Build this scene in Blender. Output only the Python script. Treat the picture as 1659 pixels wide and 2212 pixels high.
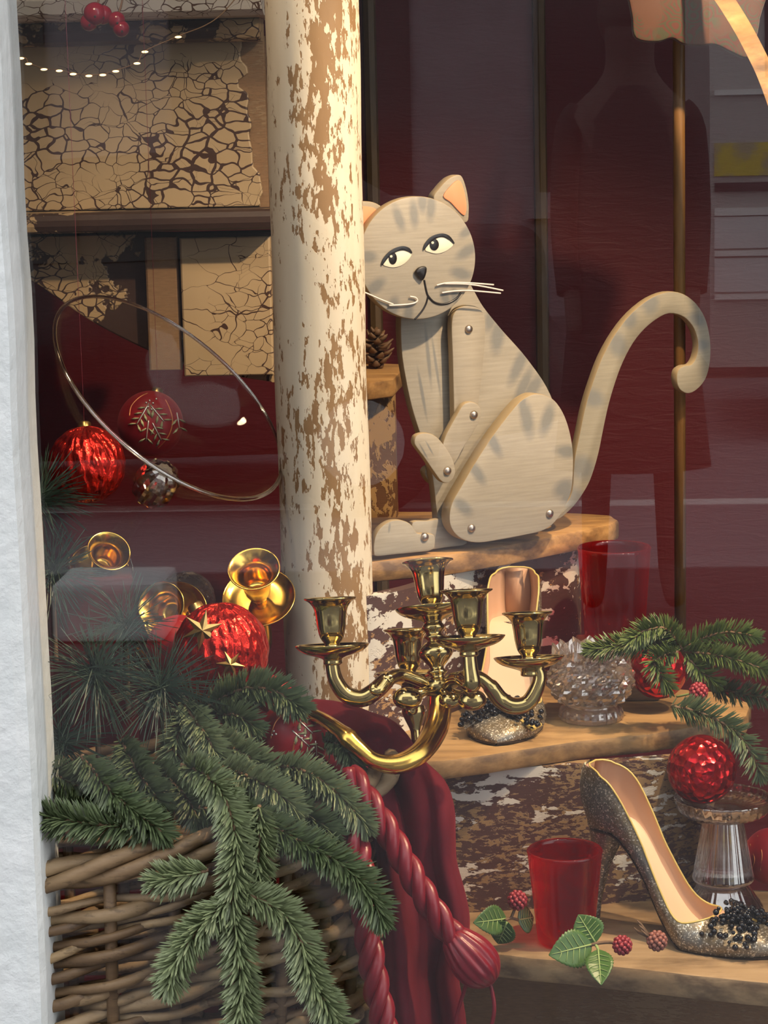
import bpy, bmesh, math, random
import numpy as np
from mathutils import Vector, Matrix

for _o in list(bpy.data.objects):
    bpy.data.objects.remove(_o, do_unlink=True)
scene = bpy.context.scene
C = scene.collection

# ------------------------------------------------------------------ camera
W, H, F = 1659.0, 2212.0, 5000.0          # frame of the photograph and focal length in its pixels
ZC = 1.40                                  # eye height of the camera above the pavement
PITCH, YAW, ROLL = math.radians(9.5), math.radians(4.0), 0.024
G = 1.80                                   # the window pane stands at y = G
_f0 = np.array([-math.sin(YAW) * math.cos(PITCH), math.cos(YAW) * math.cos(PITCH), -math.sin(PITCH)])
_r0 = np.array([math.cos(YAW), math.sin(YAW), 0.0])
_u0 = np.cross(_r0, _f0)
RT = math.cos(ROLL) * _r0 - math.sin(ROLL) * _u0
UP = math.cos(ROLL) * _u0 + math.sin(ROLL) * _r0
FW = _f0
CAM = np.array([0.0, 0.0, ZC])
cam_data = bpy.data.cameras.new('camera')
cam = bpy.data.objects.new('camera', cam_data)
C.objects.link(cam)
m = Matrix.Identity(4)
for i in range(3):
    m[i][0], m[i][1], m[i][2], m[i][3] = RT[i], UP[i], -FW[i], CAM[i]
cam.matrix_world = m
cam_data.sensor_fit = 'VERTICAL'
cam_data.sensor_height = 24.0
cam_data.lens = 24.0 * F / H
cam_data.clip_start = 0.02
scene.camera = cam

# ------------------------------------------------------------------ world, lights, exposure
world = bpy.data.worlds.new('overcast_sky')
scene.world = world
world.use_nodes = True
world.node_tree.nodes['Background'].inputs[0].default_value = (0.97, 0.985, 1.0, 1)
world.node_tree.nodes['Background'].inputs[1].default_value = 2.7
scene.view_settings.view_transform = 'Standard'
scene.view_settings.look = 'None'
scene.view_settings.exposure = 0.0
scene.view_settings.gamma = 1.0
scene.view_settings.use_curve_mapping = False
cy = scene.cycles
cy.max_bounces, cy.diffuse_bounces, cy.glossy_bounces, cy.transmission_bounces, cy.transparent_max_bounces = 6, 2, 3, 5, 14
cy.adaptive_threshold = 0.06
cy.caustics_reflective = cy.caustics_refractive = False


def spot(name, loc, target, power, col, angle=60, radius=0.02, blend=0.5):
    d = bpy.data.lights.new(name, 'SPOT')
    d.energy = power
    d.color = col
    d.spot_size = math.radians(angle)
    d.spot_blend = blend
    d.shadow_soft_size = radius
    o = bpy.data.objects.new(name, d)
    C.objects.link(o)
    o.location = loc
    o.rotation_euler = (Vector(target) - Vector(loc)).to_track_quat('-Z', 'Y').to_euler()
    return o


WARM = (1.0, 0.72, 0.44)
spot('window_spotlight', (0.36, 1.90, 1.86), (0.0, 2.28, 0.98), 57, WARM, 85, 0.016, 0.6)
spot('window_spotlight', (0.62, 1.92, 1.80), (0.24, 2.10, 0.66), 30, WARM, 70, 0.02, 0.6)  # unseen extra spot, added to warm the lower tread and shoe
spot('window_spotlight', (-0.42, 1.95, 1.90), (-0.24, 2.20, 0.8), 7, WARM, 120, 0.03, 0.8)  # unseen weak spot, added to brighten the basket and left boards


# ------------------------------------------------------------------ helpers: pixels of the photograph to points
def ray(px, py):
    return FW + RT * ((px - W / 2) / F) - UP * ((py - H / 2) / F)


def P(px, py, d):
    return CAM + d * ray(px, py)


def PZ(px, py, z):
    r = ray(px, py)
    return CAM + r * ((z - ZC) / r[2])


def PY(px, py, y):
    r = ray(px, py)
    return CAM + r * (y / r[1])


def PXM(d):
    return F / d


# ------------------------------------------------------------------ helpers: objects
def empty(name, loc, label=None, cat=None, group=None, kind=None):
    o = bpy.data.objects.new(name, None)
    o.empty_display_size = 0.02
    C.objects.link(o)
    o.location = Vector([float(v) for v in loc])
    tag(o, label, cat, group, kind)
    return o


def tag(o, label=None, cat=None, group=None, kind=None):
    if label: o['label'] = label
    if cat: o['category'] = cat
    if group: o['group'] = group
    if kind: o['kind'] = kind
    return o


def wloc(o):
    v = np.zeros(3)
    while o is not None:
        v = v + np.array(o.location)
        o = o.parent
    return v


def make(name, vf, mat, parent=None, smooth=False, origin=None, local=False, mats=None):
    """One mesh object; vf = (verts in world space, faces[, material index per face])."""
    verts, faces = vf[0], vf[1]
    verts = np.asarray(verts, dtype=float).reshape(-1, 3)
    if local:
        o0 = np.zeros(3)
    elif parent is not None:
        o0 = wloc(parent)
    elif origin is not None:
        o0 = np.asarray(origin, float)
    else:
        o0 = np.array([(verts[:, 0].min() + verts[:, 0].max()) / 2, (verts[:, 1].min() + verts[:, 1].max()) / 2, verts[:, 2].min()])
    me = bpy.data.meshes.new(name)
    me.from_pydata((verts - o0).tolist(), [], [list(f) for f in faces])
    me.materials.append(mat)
    if mats:
        for mm in mats: me.materials.append(mm)
    if len(vf) > 2 and vf[2] is not None:
        me.polygons.foreach_set('material_index', list(vf[2]))
    if smooth:
        me.polygons.foreach_set('use_smooth', [True] * len(me.polygons))
        if smooth == 'auto':
            me.set_sharp_from_angle(angle=math.radians(40))
    me.update()
    o = bpy.data.objects.new(name, me)
    C.objects.link(o)
    if parent is not None:
        o.parent = parent
    elif not local:
        o.location = Vector(o0.tolist())
    return o


def merge(*parts):
    V, Fc, off = [], [], 0
    for v, f in parts:
        v = np.asarray(v, float).reshape(-1, 3)
        V.append(v)
        Fc += [[i + off for i in ff] for ff in f]
        off += len(v)
    return np.concatenate(V), Fc


def box(x0, x1, y0, y1, z0, z1):
    v = [(x, y, z) for x in (x0, x1) for y in (y0, y1) for z in (z0, z1)]
    f = [(0, 1, 3, 2), (4, 6, 7, 5), (0, 4, 5, 1), (2, 3, 7, 6), (0, 2, 6, 4), (1, 5, 7, 3)]
    return np.array(v, float), f


def unit(v):
    v = np.asarray(v, float)
    n = np.linalg.norm(v)
    return v / n if n > 1e-12 else v


def frame_of(axis, hint=(0, 0, 1)):
    a = unit(axis)
    h = np.asarray(hint, float)
    if abs(np.dot(a, unit(h))) > 0.95:
        h = np.array([1.0, 0, 0])
    x = unit(np.cross(h, a))
    return x, np.cross(a, x), a


def cr(pts, n=6, closed=False):
    """Catmull-Rom through pts, n samples a span."""
    p = np.asarray(pts, float)
    k = len(p)
    out = []
    spans = k if closed else k - 1
    for i in range(spans):
        if closed:
            a, b, c, d = p[(i - 1) % k], p[i], p[(i + 1) % k], p[(i + 2) % k]
        else:
            a, b, c, d = p[max(i - 1, 0)], p[i], p[i + 1], p[min(i + 2, k - 1)]
        for j in range(n):
            t = j / n
            out.append(0.5 * ((2 * b) + (-a + c) * t + (2 * a - 5 * b + 4 * c - d) * t * t + (-a + 3 * b - 3 * c + d) * t ** 3))
    if not closed:
        out.append(p[-1])
    return np.array(out)


def frames(path):
    p = np.asarray(path, float)
    t = np.gradient(p, axis=0)
    t = np.array([unit(a) for a in t])
    x, y, _ = frame_of(t[0])
    X, Y = [x], [y]
    for i in range(1, len(p)):
        x = X[-1] - t[i] * np.dot(X[-1], t[i])
        x = unit(x)
        X.append(x)
        Y.append(np.cross(t[i], x))
    return t, np.array(X), np.array(Y)


def tube(path, r, n=8, caps=True, flat=1.0):
    p = np.asarray(path, float)
    k = len(p)
    r = np.broadcast_to(np.asarray(r, float), (k,)) if np.ndim(r) < 1 or len(np.atleast_1d(r)) == k else np.interp(np.linspace(0, 1, k), np.linspace(0, 1, len(r)), r)
    t, X, Y = frames(p)
    V = []
    for i in range(k):
        for j in range(n):
            a = 2 * math.pi * j / n
            V.append(p[i] + r[i] * (math.cos(a) * X[i] + flat * math.sin(a) * Y[i]))
    Fc = []
    for i in range(k - 1):
        for j in range(n):
            j2 = (j + 1) % n
            Fc.append((i * n + j, i * n + j2, (i + 1) * n + j2, (i + 1) * n + j))
    if caps:
        Fc.append(tuple(range(n - 1, -1, -1)))
        Fc.append(tuple((k - 1) * n + j for j in range(n)))
    return np.array(V), Fc


def lathe(profile, center, axis=(0, 0, 1), n=32, scale=1.0, mod=None, caps=True):
    """profile: (radius, height) from one end to the other; ends at radius 0 close themselves."""
    x, y, a = frame_of(axis)
    V, Fc = [], []
    pr = [(r * scale, h * scale) for r, h in profile]
    for i, (r, h) in enumerate(pr):
        for j in range(n):
            t = 2 * math.pi * j / n
            rr = r if mod is None else r * mod(i, t)
            V.append(np.asarray(center) + a * h + rr * (math.cos(t) * x + math.sin(t) * y))
    for i in range(len(pr) - 1):
        for j in range(n):
            j2 = (j + 1) % n
            Fc.append((i * n + j, i * n + j2, (i + 1) * n + j2, (i + 1) * n + j))
    if caps and pr[0][0] > 1e-5: Fc.append(tuple(range(n - 1, -1, -1)))
    if caps and pr[-1][0] > 1e-5: Fc.append(tuple((len(pr) - 1) * n + j for j in range(n)))
    return np.array(V), Fc


def smooth_profile(pr, n=4):
    return [tuple(q) for q in cr(pr, n)]


def sphere(c, r, n=24, k=14, sc=(1, 1, 1), disp=None):
    V, Fc = [], []
    c = np.asarray(c, float)
    for i in range(k + 1):
        th = math.pi * i / k
        for j in range(n):
            ph = 2 * math.pi * j / n
            d = np.array([math.sin(th) * math.cos(ph), math.sin(th) * math.sin(ph), math.cos(th)])
            rr = r * (1 + (disp(d) if disp else 0))
            V.append(c + d * rr * np.array(sc))
    for i in range(k):
        for j in range(n):
            j2 = (j + 1) % n
            Fc.append((i * n + j, (i + 1) * n + j, (i + 1) * n + j2, i * n + j2))
    return np.array(V), Fc


def inset(poly, b):
    p = np.asarray(poly, float)
    k = len(p)
    area = 0.5 * np.sum(p[:, 0] * np.roll(p[:, 1], -1) - np.roll(p[:, 0], -1) * p[:, 1])
    s = 1 if area > 0 else -1
    e = np.roll(p, -1, 0) - np.roll(p, 1, 0)
    nrm = np.stack([-e[:, 1], e[:, 0]], 1) * s
    ln = np.linalg.norm(nrm, axis=1, keepdims=True)
    ln[ln < 1e-9] = 1
    return p + nrm / ln * b


def slab(poly, w0, w1, bevel=0.0, fn=None):
    """Extrude a closed 2D outline from w0 (back) to w1 (front), with rounded edges; fn maps (u, v, w) to a point."""
    p = np.asarray(poly, float)
    area = 0.5 * np.sum(p[:, 0] * np.roll(p[:, 1], -1) - np.roll(p[:, 0], -1) * p[:, 1])
    if area < 0: p = p[::-1]
    k = len(p)
    rings = []
    if bevel > 0:
        q = inset(p, bevel)
        q5 = inset(p, bevel * 0.3)
        rings = [(q, w0), (q5, w0 + 0.3 * bevel), (p, w0 + bevel), (p, w1 - bevel), (q5, w1 - 0.3 * bevel), (q, w1)]
    else:
        rings = [(p, w0), (p, w1)]
    V = []
    for q, w in rings:
        for a, b in q:
            V.append((a, b, w) if fn is None else fn(a, b, w))
    Fc = []
    for i in range(len(rings) - 1):
        for j in range(k):
            j2 = (j + 1) % k
            Fc.append((i * k + j, i * k + j2, (i + 1) * k + j2, (i + 1) * k + j))
    Fc.append(tuple(range(k - 1, -1, -1)))
    Fc.append(tuple((len(rings) - 1) * k + j for j in range(k)))
    return np.array(V, float), Fc


# ------------------------------------------------------------------ materials
class Mat:
    def __init__(self, name):
        self.m = bpy.data.materials.new(name)
        self.m.use_nodes = True
        self.t = self.m.node_tree
        self.t.nodes.clear()
        self.out = self.t.nodes.new('ShaderNodeOutputMaterial')
        self._co = None

    def n(self, typ, **kw):
        nd = self.t.nodes.new('ShaderNode' + typ)
        for k, v in kw.items():
            if k.startswith('_'):
                setattr(nd, k[1:], v)
            else:
                key = k.replace('__', ' ')
                sock = None
                if key.isdigit() or (key[0] == 'i' and key[1:].isdigit()):
                    sock = nd.inputs[int(key.lstrip('i'))]
                else:
                    sock = nd.inputs[key]
                self.set(sock, v)
        return nd

    def set(self, sock, v):
        if isinstance(v, bpy.types.NodeSocket):
            self.t.links.new(v, sock)
        elif isinstance(v, bpy.types.Node):
            self.t.links.new(v.outputs[0], sock)
        else:
            if sock.type == 'RGBA' and len(v) == 3:
                v = (*v, 1)
            sock.default_value = v

    @property
    def co(self):
        if self._co is None:
            self._co = self.t.nodes.new('ShaderNodeTexCoord').outputs['Object']
        return self._co

    def map(self, scale=(1, 1, 1), loc=(0, 0, 0), rot=(0, 0, 0), vec=None, typ='POINT'):
        nd = self.t.nodes.new('ShaderNodeMapping')
        nd.vector_type = typ
        self.t.links.new(vec if vec is not None else self.co, nd.inputs['Vector'])
        nd.inputs['Location'].default_value = loc
        nd.inputs['Rotation'].default_value = rot
        nd.inputs['Scale'].default_value = scale
        return nd.outputs[0]

    def noise(self, scale=5, detail=4, rough=0.55, vec=None, dist=0.0):
        nd = self.n('TexNoise', Scale=scale, Detail=detail, Roughness=rough, Distortion=dist)
        self.t.links.new(vec if vec is not None else self.co, nd.inputs['Vector'])
        return nd.outputs['Fac']

    def voro(self, scale=5, vec=None, feature='F1', rnd=1.0):
        nd = self.n('TexVoronoi', _feature=feature, Scale=scale, Randomness=rnd)
        self.t.links.new(vec if vec is not None else self.co, nd.inputs['Vector'])
        return nd.outputs['Distance']

    def math(self, op, a, b=0.0, c=None, clamp=False):
        nd = self.t.nodes.new('ShaderNodeMath')
        nd.operation = op
        nd.use_clamp = clamp
        self.set(nd.inputs[0], a)
        self.set(nd.inputs[1], b)
        if c is not None: self.set(nd.inputs[2], c)
        return nd.outputs[0]

    def step(self, v, lo, hi):
        nd = self.t.nodes.new('ShaderNodeMapRange')
        self.set(nd.inputs['Value'], v)
        self.set(nd.inputs['From Min'], lo)
        self.set(nd.inputs['From Max'], hi)
        return nd.outputs[0]

    def mix(self, fac, a, b, typ='MIX'):
        nd = self.t.nodes.new('ShaderNodeMix')
        nd.data_type = 'RGBA'
        nd.blend_type = typ
        self.set(nd.inputs[0], fac)
        self.set(nd.inputs[6], a)
        self.set(nd.inputs[7], b)
        return nd.outputs[2]

    def ramp(self, fac, stops):
        nd = self.t.nodes.new('ShaderNodeValToRGB')
        self.set(nd.inputs[0], fac)
        e = nd.color_ramp.elements
        while len(e) < len(stops): e.new(0.5)
        for q, (p, c) in zip(e, stops):
            q.position = p
            q.color = (*c, 1)
        return nd.outputs[0]

    def bump(self, h, strength=0.3, dist=0.002, normal=None):
        nd = self.n('Bump', Strength=strength, Distance=dist)
        self.set(nd.inputs['Height'], h)
        if normal is not None: self.set(nd.inputs['Normal'], normal)
        return nd.outputs[0]

    def warp(self, amount, scale, vec=None):
        nz = self.n('TexNoise', Scale=scale, Detail=2.0)
        self.t.links.new(vec if vec is not None else self.co, nz.inputs['Vector'])
        s = self.t.nodes.new('ShaderNodeVectorMath'); s.operation = 'SUBTRACT'
        self.t.links.new(nz.outputs['Color'], s.inputs[0]); s.inputs[1].default_value = (0.5, 0.5, 0.5)
        k = self.t.nodes.new('ShaderNodeVectorMath'); k.operation = 'SCALE'
        self.t.links.new(s.outputs[0], k.inputs[0]); k.inputs['Scale'].default_value = amount
        a = self.t.nodes.new('ShaderNodeVectorMath'); a.operation = 'ADD'
        self.t.links.new(vec if vec is not None else self.co, a.inputs[0]); self.t.links.new(k.outputs[0], a.inputs[1])
        return a.outputs[0]

    def bsdf(self, color, rough=0.5, metal=0.0, normal=None, **kw):
        b = self.t.nodes.new('ShaderNodeBsdfPrincipled')
        self.set(b.inputs['Base Color'], color)
        self.set(b.inputs['Roughness'], rough)
        self.set(b.inputs['Metallic'], metal)
        if normal is not None: self.set(b.inputs['Normal'], normal)
        for k, v in kw.items():
            self.set(b.inputs[k.replace('_', ' ')], v)
        self.t.links.new(b.outputs[0], self.out.inputs['Surface'])
        return b

    def surf(self, s):
        self.set(self.out.inputs['Surface'], s)
        return self.m


def simple(name, color, rough=0.5, metal=0.0, **kw):
    q = Mat(name)
    q.bsdf(color, rough, metal, **kw)
    return q.m


M = {}


def thin_glass(name, tint, refl, rough=0.02, gloss=(1, 1, 1), bumpy=None, edge=1.0):
    """A thin transparent sheet: light passes straight through (tinted), the rest is mirrored, more so at grazing angles."""
    q = Mat(name)
    tr = q.n('BsdfTransparent', Color=(*tint, 1))
    gl = q.n('BsdfGlossy', Color=(*gloss, 1), Roughness=rough)
    if bumpy:
        nrm = q.bump(q.noise(bumpy[0], 2), bumpy[1], bumpy[2])
        q.set(gl.inputs['Normal'], nrm)
    lw = q.n('LayerWeight', Blend=0.5)
    p5 = q.math('POWER', lw.outputs['Facing'], 5.0)
    fac = q.math('MULTIPLY_ADD', p5, edge - refl, refl)
    mx = q.n('MixShader', i0=fac, i1=tr, i2=gl)
    q.surf(mx)
    return q.m


def build_materials():
    # pane of the shop window
    M['pane'] = thin_glass('window_glass', (0.97, 0.98, 0.98), 0.040, 0.0)
    # white painted frame, uneven old paint
    q = Mat('white_frame_paint')
    b1 = q.noise(60, 6, 0.6)
    b2 = q.noise(9, 4)
    col = q.mix(q.step(q.noise(25, 5), 0.35, 0.7), (0.66, 0.69, 0.68), (0.76, 0.78, 0.77))
    q.bsdf(col, 0.45, normal=q.bump(q.math('ADD', b1, q.math('MULTIPLY', b2, 2.0)), 0.55, 0.004))
    M['frame'] = q.m
    # crimson back wall
    q = Mat('crimson_wall_paint')
    v = q.map((14, 14, 70))
    h = q.noise(1.6, 4, 0.6, vec=v, dist=0.6)
    q.bsdf((0.100, 0.002, 0.006), 0.5, normal=q.bump(h, 0.28, 0.003))
    M['wall'] = q.m
    M['ceiling'] = simple('dark_red_ceiling', (0.10, 0.012, 0.014), 0.7)
    q = Mat('floor_boards')
    q.bsdf(q.mix(q.noise(6, 4, vec=q.map((3, 30, 3))), (0.07, 0.035, 0.02), (0.16, 0.085, 0.04)), 0.6)
    M['floor'] = q.m
    # dull olive brown battens
    q = Mat('batten_wood')
    q.bsdf(q.mix(q.noise(8, 4, vec=q.map((40, 40, 3))), (0.07, 0.042, 0.016), (0.17, 0.105, 0.04)), 0.5)
    M['batten'] = q.m
    q = Mat('rod_wood')
    q.bsdf(q.mix(q.noise(8, 4, vec=q.map((40, 40, 3))), (0.12, 0.055, 0.014), (0.32, 0.16, 0.045)), 0.42)
    M['rod'] = q.m
    # newel post: cream paint worn off in upright flecks
    q = Mat('flaked_cream_paint')
    v = q.map((1, 1, 0.30))
    f1 = q.noise(125, 4, 0.65, vec=v)
    f2 = q.noise(260, 3, 0.6, vec=v)
    big = q.noise(14, 3, 0.5, vec=q.map((1, 1, 0.6), loc=(3.1, 0, 0.4)))
    fleck = q.math('ADD', q.math('MULTIPLY', f1, 0.66), q.math('MULTIPLY', f2, 0.34))
    sx = q.n('SeparateXYZ', i0=q.co)
    worn_side = q.step(q.math('ABSOLUTE', q.math('SUBTRACT', sx.outputs[0], 0.012)), 0.034, 0.004)
    thr = q.math('SUBTRACT', q.math('MULTIPLY_ADD', big, -0.36, 0.745), q.math('MULTIPLY', worn_side, 0.10))
    mask = q.step(q.math('SUBTRACT', fleck, thr), 0.0, 0.012)
    wood = q.mix(q.noise(30, 4, vec=v), (0.20, 0.11, 0.045), (0.36, 0.22, 0.10))
    paint = q.mix(q.noise(70, 4, vec=q.map((1, 1, 0.12))), (0.62, 0.53, 0.38), (0.80, 0.73, 0.60))
    h = q.math('SUBTRACT', 1.0, mask)
    q.bsdf(q.mix(mask, paint, wood), 0.55, normal=q.bump(q.math('MULTIPLY_ADD', f2, 0.15, h), 0.5, 0.0015))
    M['newel'] = q.m

    # crackled cream paint of the upper risers
    def crackle(name, paint_a, paint_b, dark, peel=0.62, loc=(0, 0, 0), scale=26.0, crackmin=0.44):
        q = Mat(name)
        v0 = q.map((1, 1, 1), loc=loc)
        v = q.map((0.8, 1, 1.25), vec=q.warp(0.03, 26, v0))
        e1 = q.voro(scale, v, 'DISTANCE_TO_EDGE')
        e2 = q.voro(scale * 0.42, v, 'DISTANCE_TO_EDGE')
        wmask = q.step(q.noise(8, 3, 0.55, vec=v0), crackmin, 0.72)
        fine = q.math('LESS_THAN', e1, q.math('MULTIPLY', wmask, 0.10))
        wide = q.math('LESS_THAN', e2, q.math('MULTIPLY', q.step(q.noise(10, 3, vec=v0), 0.45, 0.9), 0.03))
        pl = q.step(q.math('ADD', q.noise(5, 6, 0.62, vec=v0), q.math('MULTIPLY', q.noise(60, 3, vec=v0), 0.12)), peel, peel + 0.012)
        gone = q.math('MAXIMUM', q.math('MAXIMUM', fine, wide), pl)
        paint = q.mix(q.noise(9, 5, vec=v0), paint_a, paint_b)
        dk = q.mix(q.noise(20, 4, vec=q.map((6, 6, 40))), dark, tuple(c * 2.2 for c in dark))
        h = q.math('SUBTRACT', 1.0, gone)
        q.bsdf(q.mix(gone, paint, dk), 0.5, normal=q.bump(h, 0.6, 0.002))
        return q.m
    M['crackle'] = crackle('crackled_cream_paint', (0.40, 0.285, 0.155), (0.52, 0.385, 0.225), (0.035, 0.016, 0.010), 0.74, (0,0,0), 62)
    M['crackle_pale'] = crackle('crackled_pale_paint', (0.55, 0.50, 0.42), (0.74, 0.70, 0.62), (0.06, 0.03, 0.018), 0.60, (3, 1, 2), 75)
    M['crackle_peel'] = crackle('peeling_cream_paint', (0.36, 0.25, 0.13), (0.50, 0.36, 0.20), (0.028, 0.014, 0.010), 0.575, (7.3, 2, 5.2), 70, 0.36)

    # risers of the lower steps: dark timber with white and tan remains of paint
    def chipped(name, loc, w_thr, t_thr, tan, white=(0.74, 0.70, 0.62), dark=(0.055, 0.026, 0.022), stretch=1.6):
        q = Mat(name)
        v0 = q.map((1, 1, stretch), loc=loc)
        v = q.warp(0.02, 30, v0)
        a = q.math('ADD', q.math('MULTIPLY', q.noise(13, 3, 0.5, vec=v0), 0.55), q.math('MULTIPLY', q.noise(52, 5, 0.65, vec=v), 0.45))
        b = q.math('ADD', q.math('MULTIPLY', q.noise(7, 3, 0.5, vec=q.map((1, 1, 1.3), loc=(loc[0] + 5, 2, 1))), 0.45), q.math('MULTIPLY', q.noise(95, 4, 0.7, vec=v), 0.55))
        wm = q.step(a, w_thr, w_thr + 0.008)
        tm = q.step(b, t_thr, t_thr + 0.02)
        base = q.mix(q.noise(12, 4, vec=q.map((8, 8, 60))), dark, tuple(c * 1.9 for c in dark))
        c1 = q.mix(tm, base, tan)
        c2 = q.mix(wm, c1, q.mix(q.noise(30, 3), white, tuple(c * 0.82 for c in white)))
        q.bsdf(c2, 0.55, normal=q.bump(q.math('MULTIPLY_ADD', tm, 0.4, wm), 0.6, 0.002))
        return q.m
    M['riser_a'] = chipped('chipped_riser_white', (0.4, 0, 0.3), 0.515, 0.56, (0.40, 0.23, 0.10))
    M['riser_b'] = chipped('chipped_riser_dark', (2.4, 3, 1.5), 0.572, 0.50, (0.30, 0.19, 0.09), stretch=2.6)
    M['riser_wood'] = chipped('bare_riser_wood', (6, 1, 1), 0.9, 0.52, (0.30, 0.20, 0.11), dark=(0.17, 0.10, 0.05), stretch=6)
    M['riser_back'] = chipped('flaking_tan_riser', (9, 5, 1), 0.68, 0.50, (0.42, 0.25, 0.10), dark=(0.10, 0.045, 0.02), stretch=0.5)

    # worn treads
    def worn(name, a, b, dark, loc=(0, 0, 0), sx=2.0):
        q = Mat(name)
        v = q.map((sx, 34, 34), loc=loc, rot=(0, 0, math.radians(-24)))
        g = q.noise(1.4, 6, 0.62, vec=v, dist=0.8)
        c = q.mix(q.step(g, 0.3, 0.7), a, b)
        st = q.step(q.noise(13, 5, 0.6, vec=q.map((1, 2.2, 2.2), loc=loc)), 0.50, 0.72)
        ge = q.n('NewGeometry')
        sep = q.n('SeparateXYZ', i0=ge.outputs['Normal'])
        side = q.step(sep.outputs[2], 0.75, 0.25)
        edge = q.math('MULTIPLY', side, q.step(q.noise(24, 5, 0.6, vec=q.map((1, 1, 2.0))), 0.40, 0.62))
        c = q.mix(q.math('MULTIPLY', st, 0.75), c, dark)
        c = q.mix(q.math('MULTIPLY', edge, 0.85), c, tuple(x * 0.7 for x in dark))
        q.bsdf(c, 0.5, normal=q.bump(g, 0.4, 0.002))
        return q.m
    M['tread'] = worn('worn_golden_wood', (0.34, 0.17, 0.055), (0.58, 0.34, 0.13), (0.13, 0.065, 0.028))
    M['tread_mid'] = worn('worn_brown_wood', (0.28, 0.155, 0.06), (0.48, 0.30, 0.13), (0.12, 0.065, 0.03), (4, 2, 0))
    M['tread_low'] = worn('worn_grey_brown_wood', (0.27, 0.17, 0.085), (0.42, 0.29, 0.16), (0.12, 0.07, 0.035), (8, 2, 0))

    # metals, cloth, glass
    q = Mat('polished_brass')
    q.bsdf(q.mix(q.noise(30, 4), (0.44, 0.32, 0.11), (0.60, 0.46, 0.20)), 0.12, 1.0)
    M['brass'] = q.m
    q = Mat('golden_brass')
    q.bsdf(q.mix(q.noise(40, 4), (0.72, 0.42, 0.07), (0.90, 0.58, 0.15)), 0.20, 1.0)
    M['gold'] = q.m
    q = Mat('burgundy_velvet')
    q.bsdf(q.mix(q.noise(40, 4), (0.075, 0.006, 0.012), (0.125, 0.012, 0.020)), 0.85, Sheen_Weight=0.22, Sheen_Roughness=0.4, Sheen_Tint=(0.8, 0.10, 0.13, 1), Specular_IOR_Level=0.1,
           normal=q.bump(q.noise(400, 2), 0.15, 0.0006))
    M['velvet'] = q.m
    q = Mat('crimson_silk_cord')
    q.bsdf((0.17, 0.004, 0.013), 0.34, Sheen_Weight=0.12, Sheen_Tint=(1, 0.2, 0.25, 1), normal=q.bump(q.noise(600, 2), 0.25, 0.0005))
    M['cord'] = q.m
    q = Mat('ruby_glass')
    tr = q.n('BsdfTransparent', Color=(0.86, 0.035, 0.030, 1))
    tl = q.n('BsdfTranslucent', Color=(0.75, 0.012, 0.012, 1))
    gl = q.n('BsdfGlossy', Color=(1, 0.85, 0.85, 1), Roughness=0.05)
    q.set(gl.inputs['Normal'], q.bump(q.noise(60, 2), 0.25, 0.002))
    mx = q.n('MixShader', i0=0.32, i1=tr, i2=tl)
    lw = q.n('LayerWeight', Blend=0.5)
    fac = q.math('MULTIPLY_ADD', q.math('POWER', lw.outputs['Facing'], 5.0), 0.5, 0.04)
    q.surf(q.n('MixShader', i0=fac, i1=mx, i2=gl))
    M['red_glass'] = q.m
    M['clear_glass'] = thin_glass('clear_glass', (0.97, 0.97, 0.955), 0.008, 0.02, edge=0.12)
    q = Mat('cut_crystal')
    gl = q.n('BsdfGlass', Color=(0.97, 0.95, 0.93, 1), Roughness=0.03, IOR=1.5)
    tr = q.n('BsdfTransparent', Color=(0.9, 0.88, 0.86, 1))
    gs = q.n('BsdfGlossy', Color=(1, 0.97, 0.95, 1), Roughness=0.08)
    mx = q.n('MixShader', i0=0.30, i1=gl, i2=tr)
    q.surf(q.n('MixShader', i0=0.22, i1=mx, i2=gs))
    M['crystal'] = q.m
    q = Mat('frosted_cut_crystal')
    gl = q.n('BsdfGlass', Color=(0.97, 0.93, 0.90, 1), Roughness=0.04, IOR=1.5)
    gs = q.n('BsdfGlossy', Color=(1, 0.96, 0.93, 1), Roughness=0.10)
    tl = q.n('BsdfTranslucent', Color=(0.80, 0.70, 0.64, 1))
    df = q.n('BsdfDiffuse', Color=(0.62, 0.52, 0.47, 1))
    m1 = q.n('MixShader', i0=0.5, i1=tl, i2=df)
    m2 = q.n('MixShader', i0=0.30, i1=gl, i2=m1)
    q.surf(q.n('MixShader', i0=0.22, i1=m2, i2=gs))
    M['crystal_cut'] = q.m


build_materials()
# ------------------------------------------------------------------ setting: the shop window
FLOOR_Z = 0.36
X0, X1, YB, ZT = -1.05, 1.35, 3.0, 2.45


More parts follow.
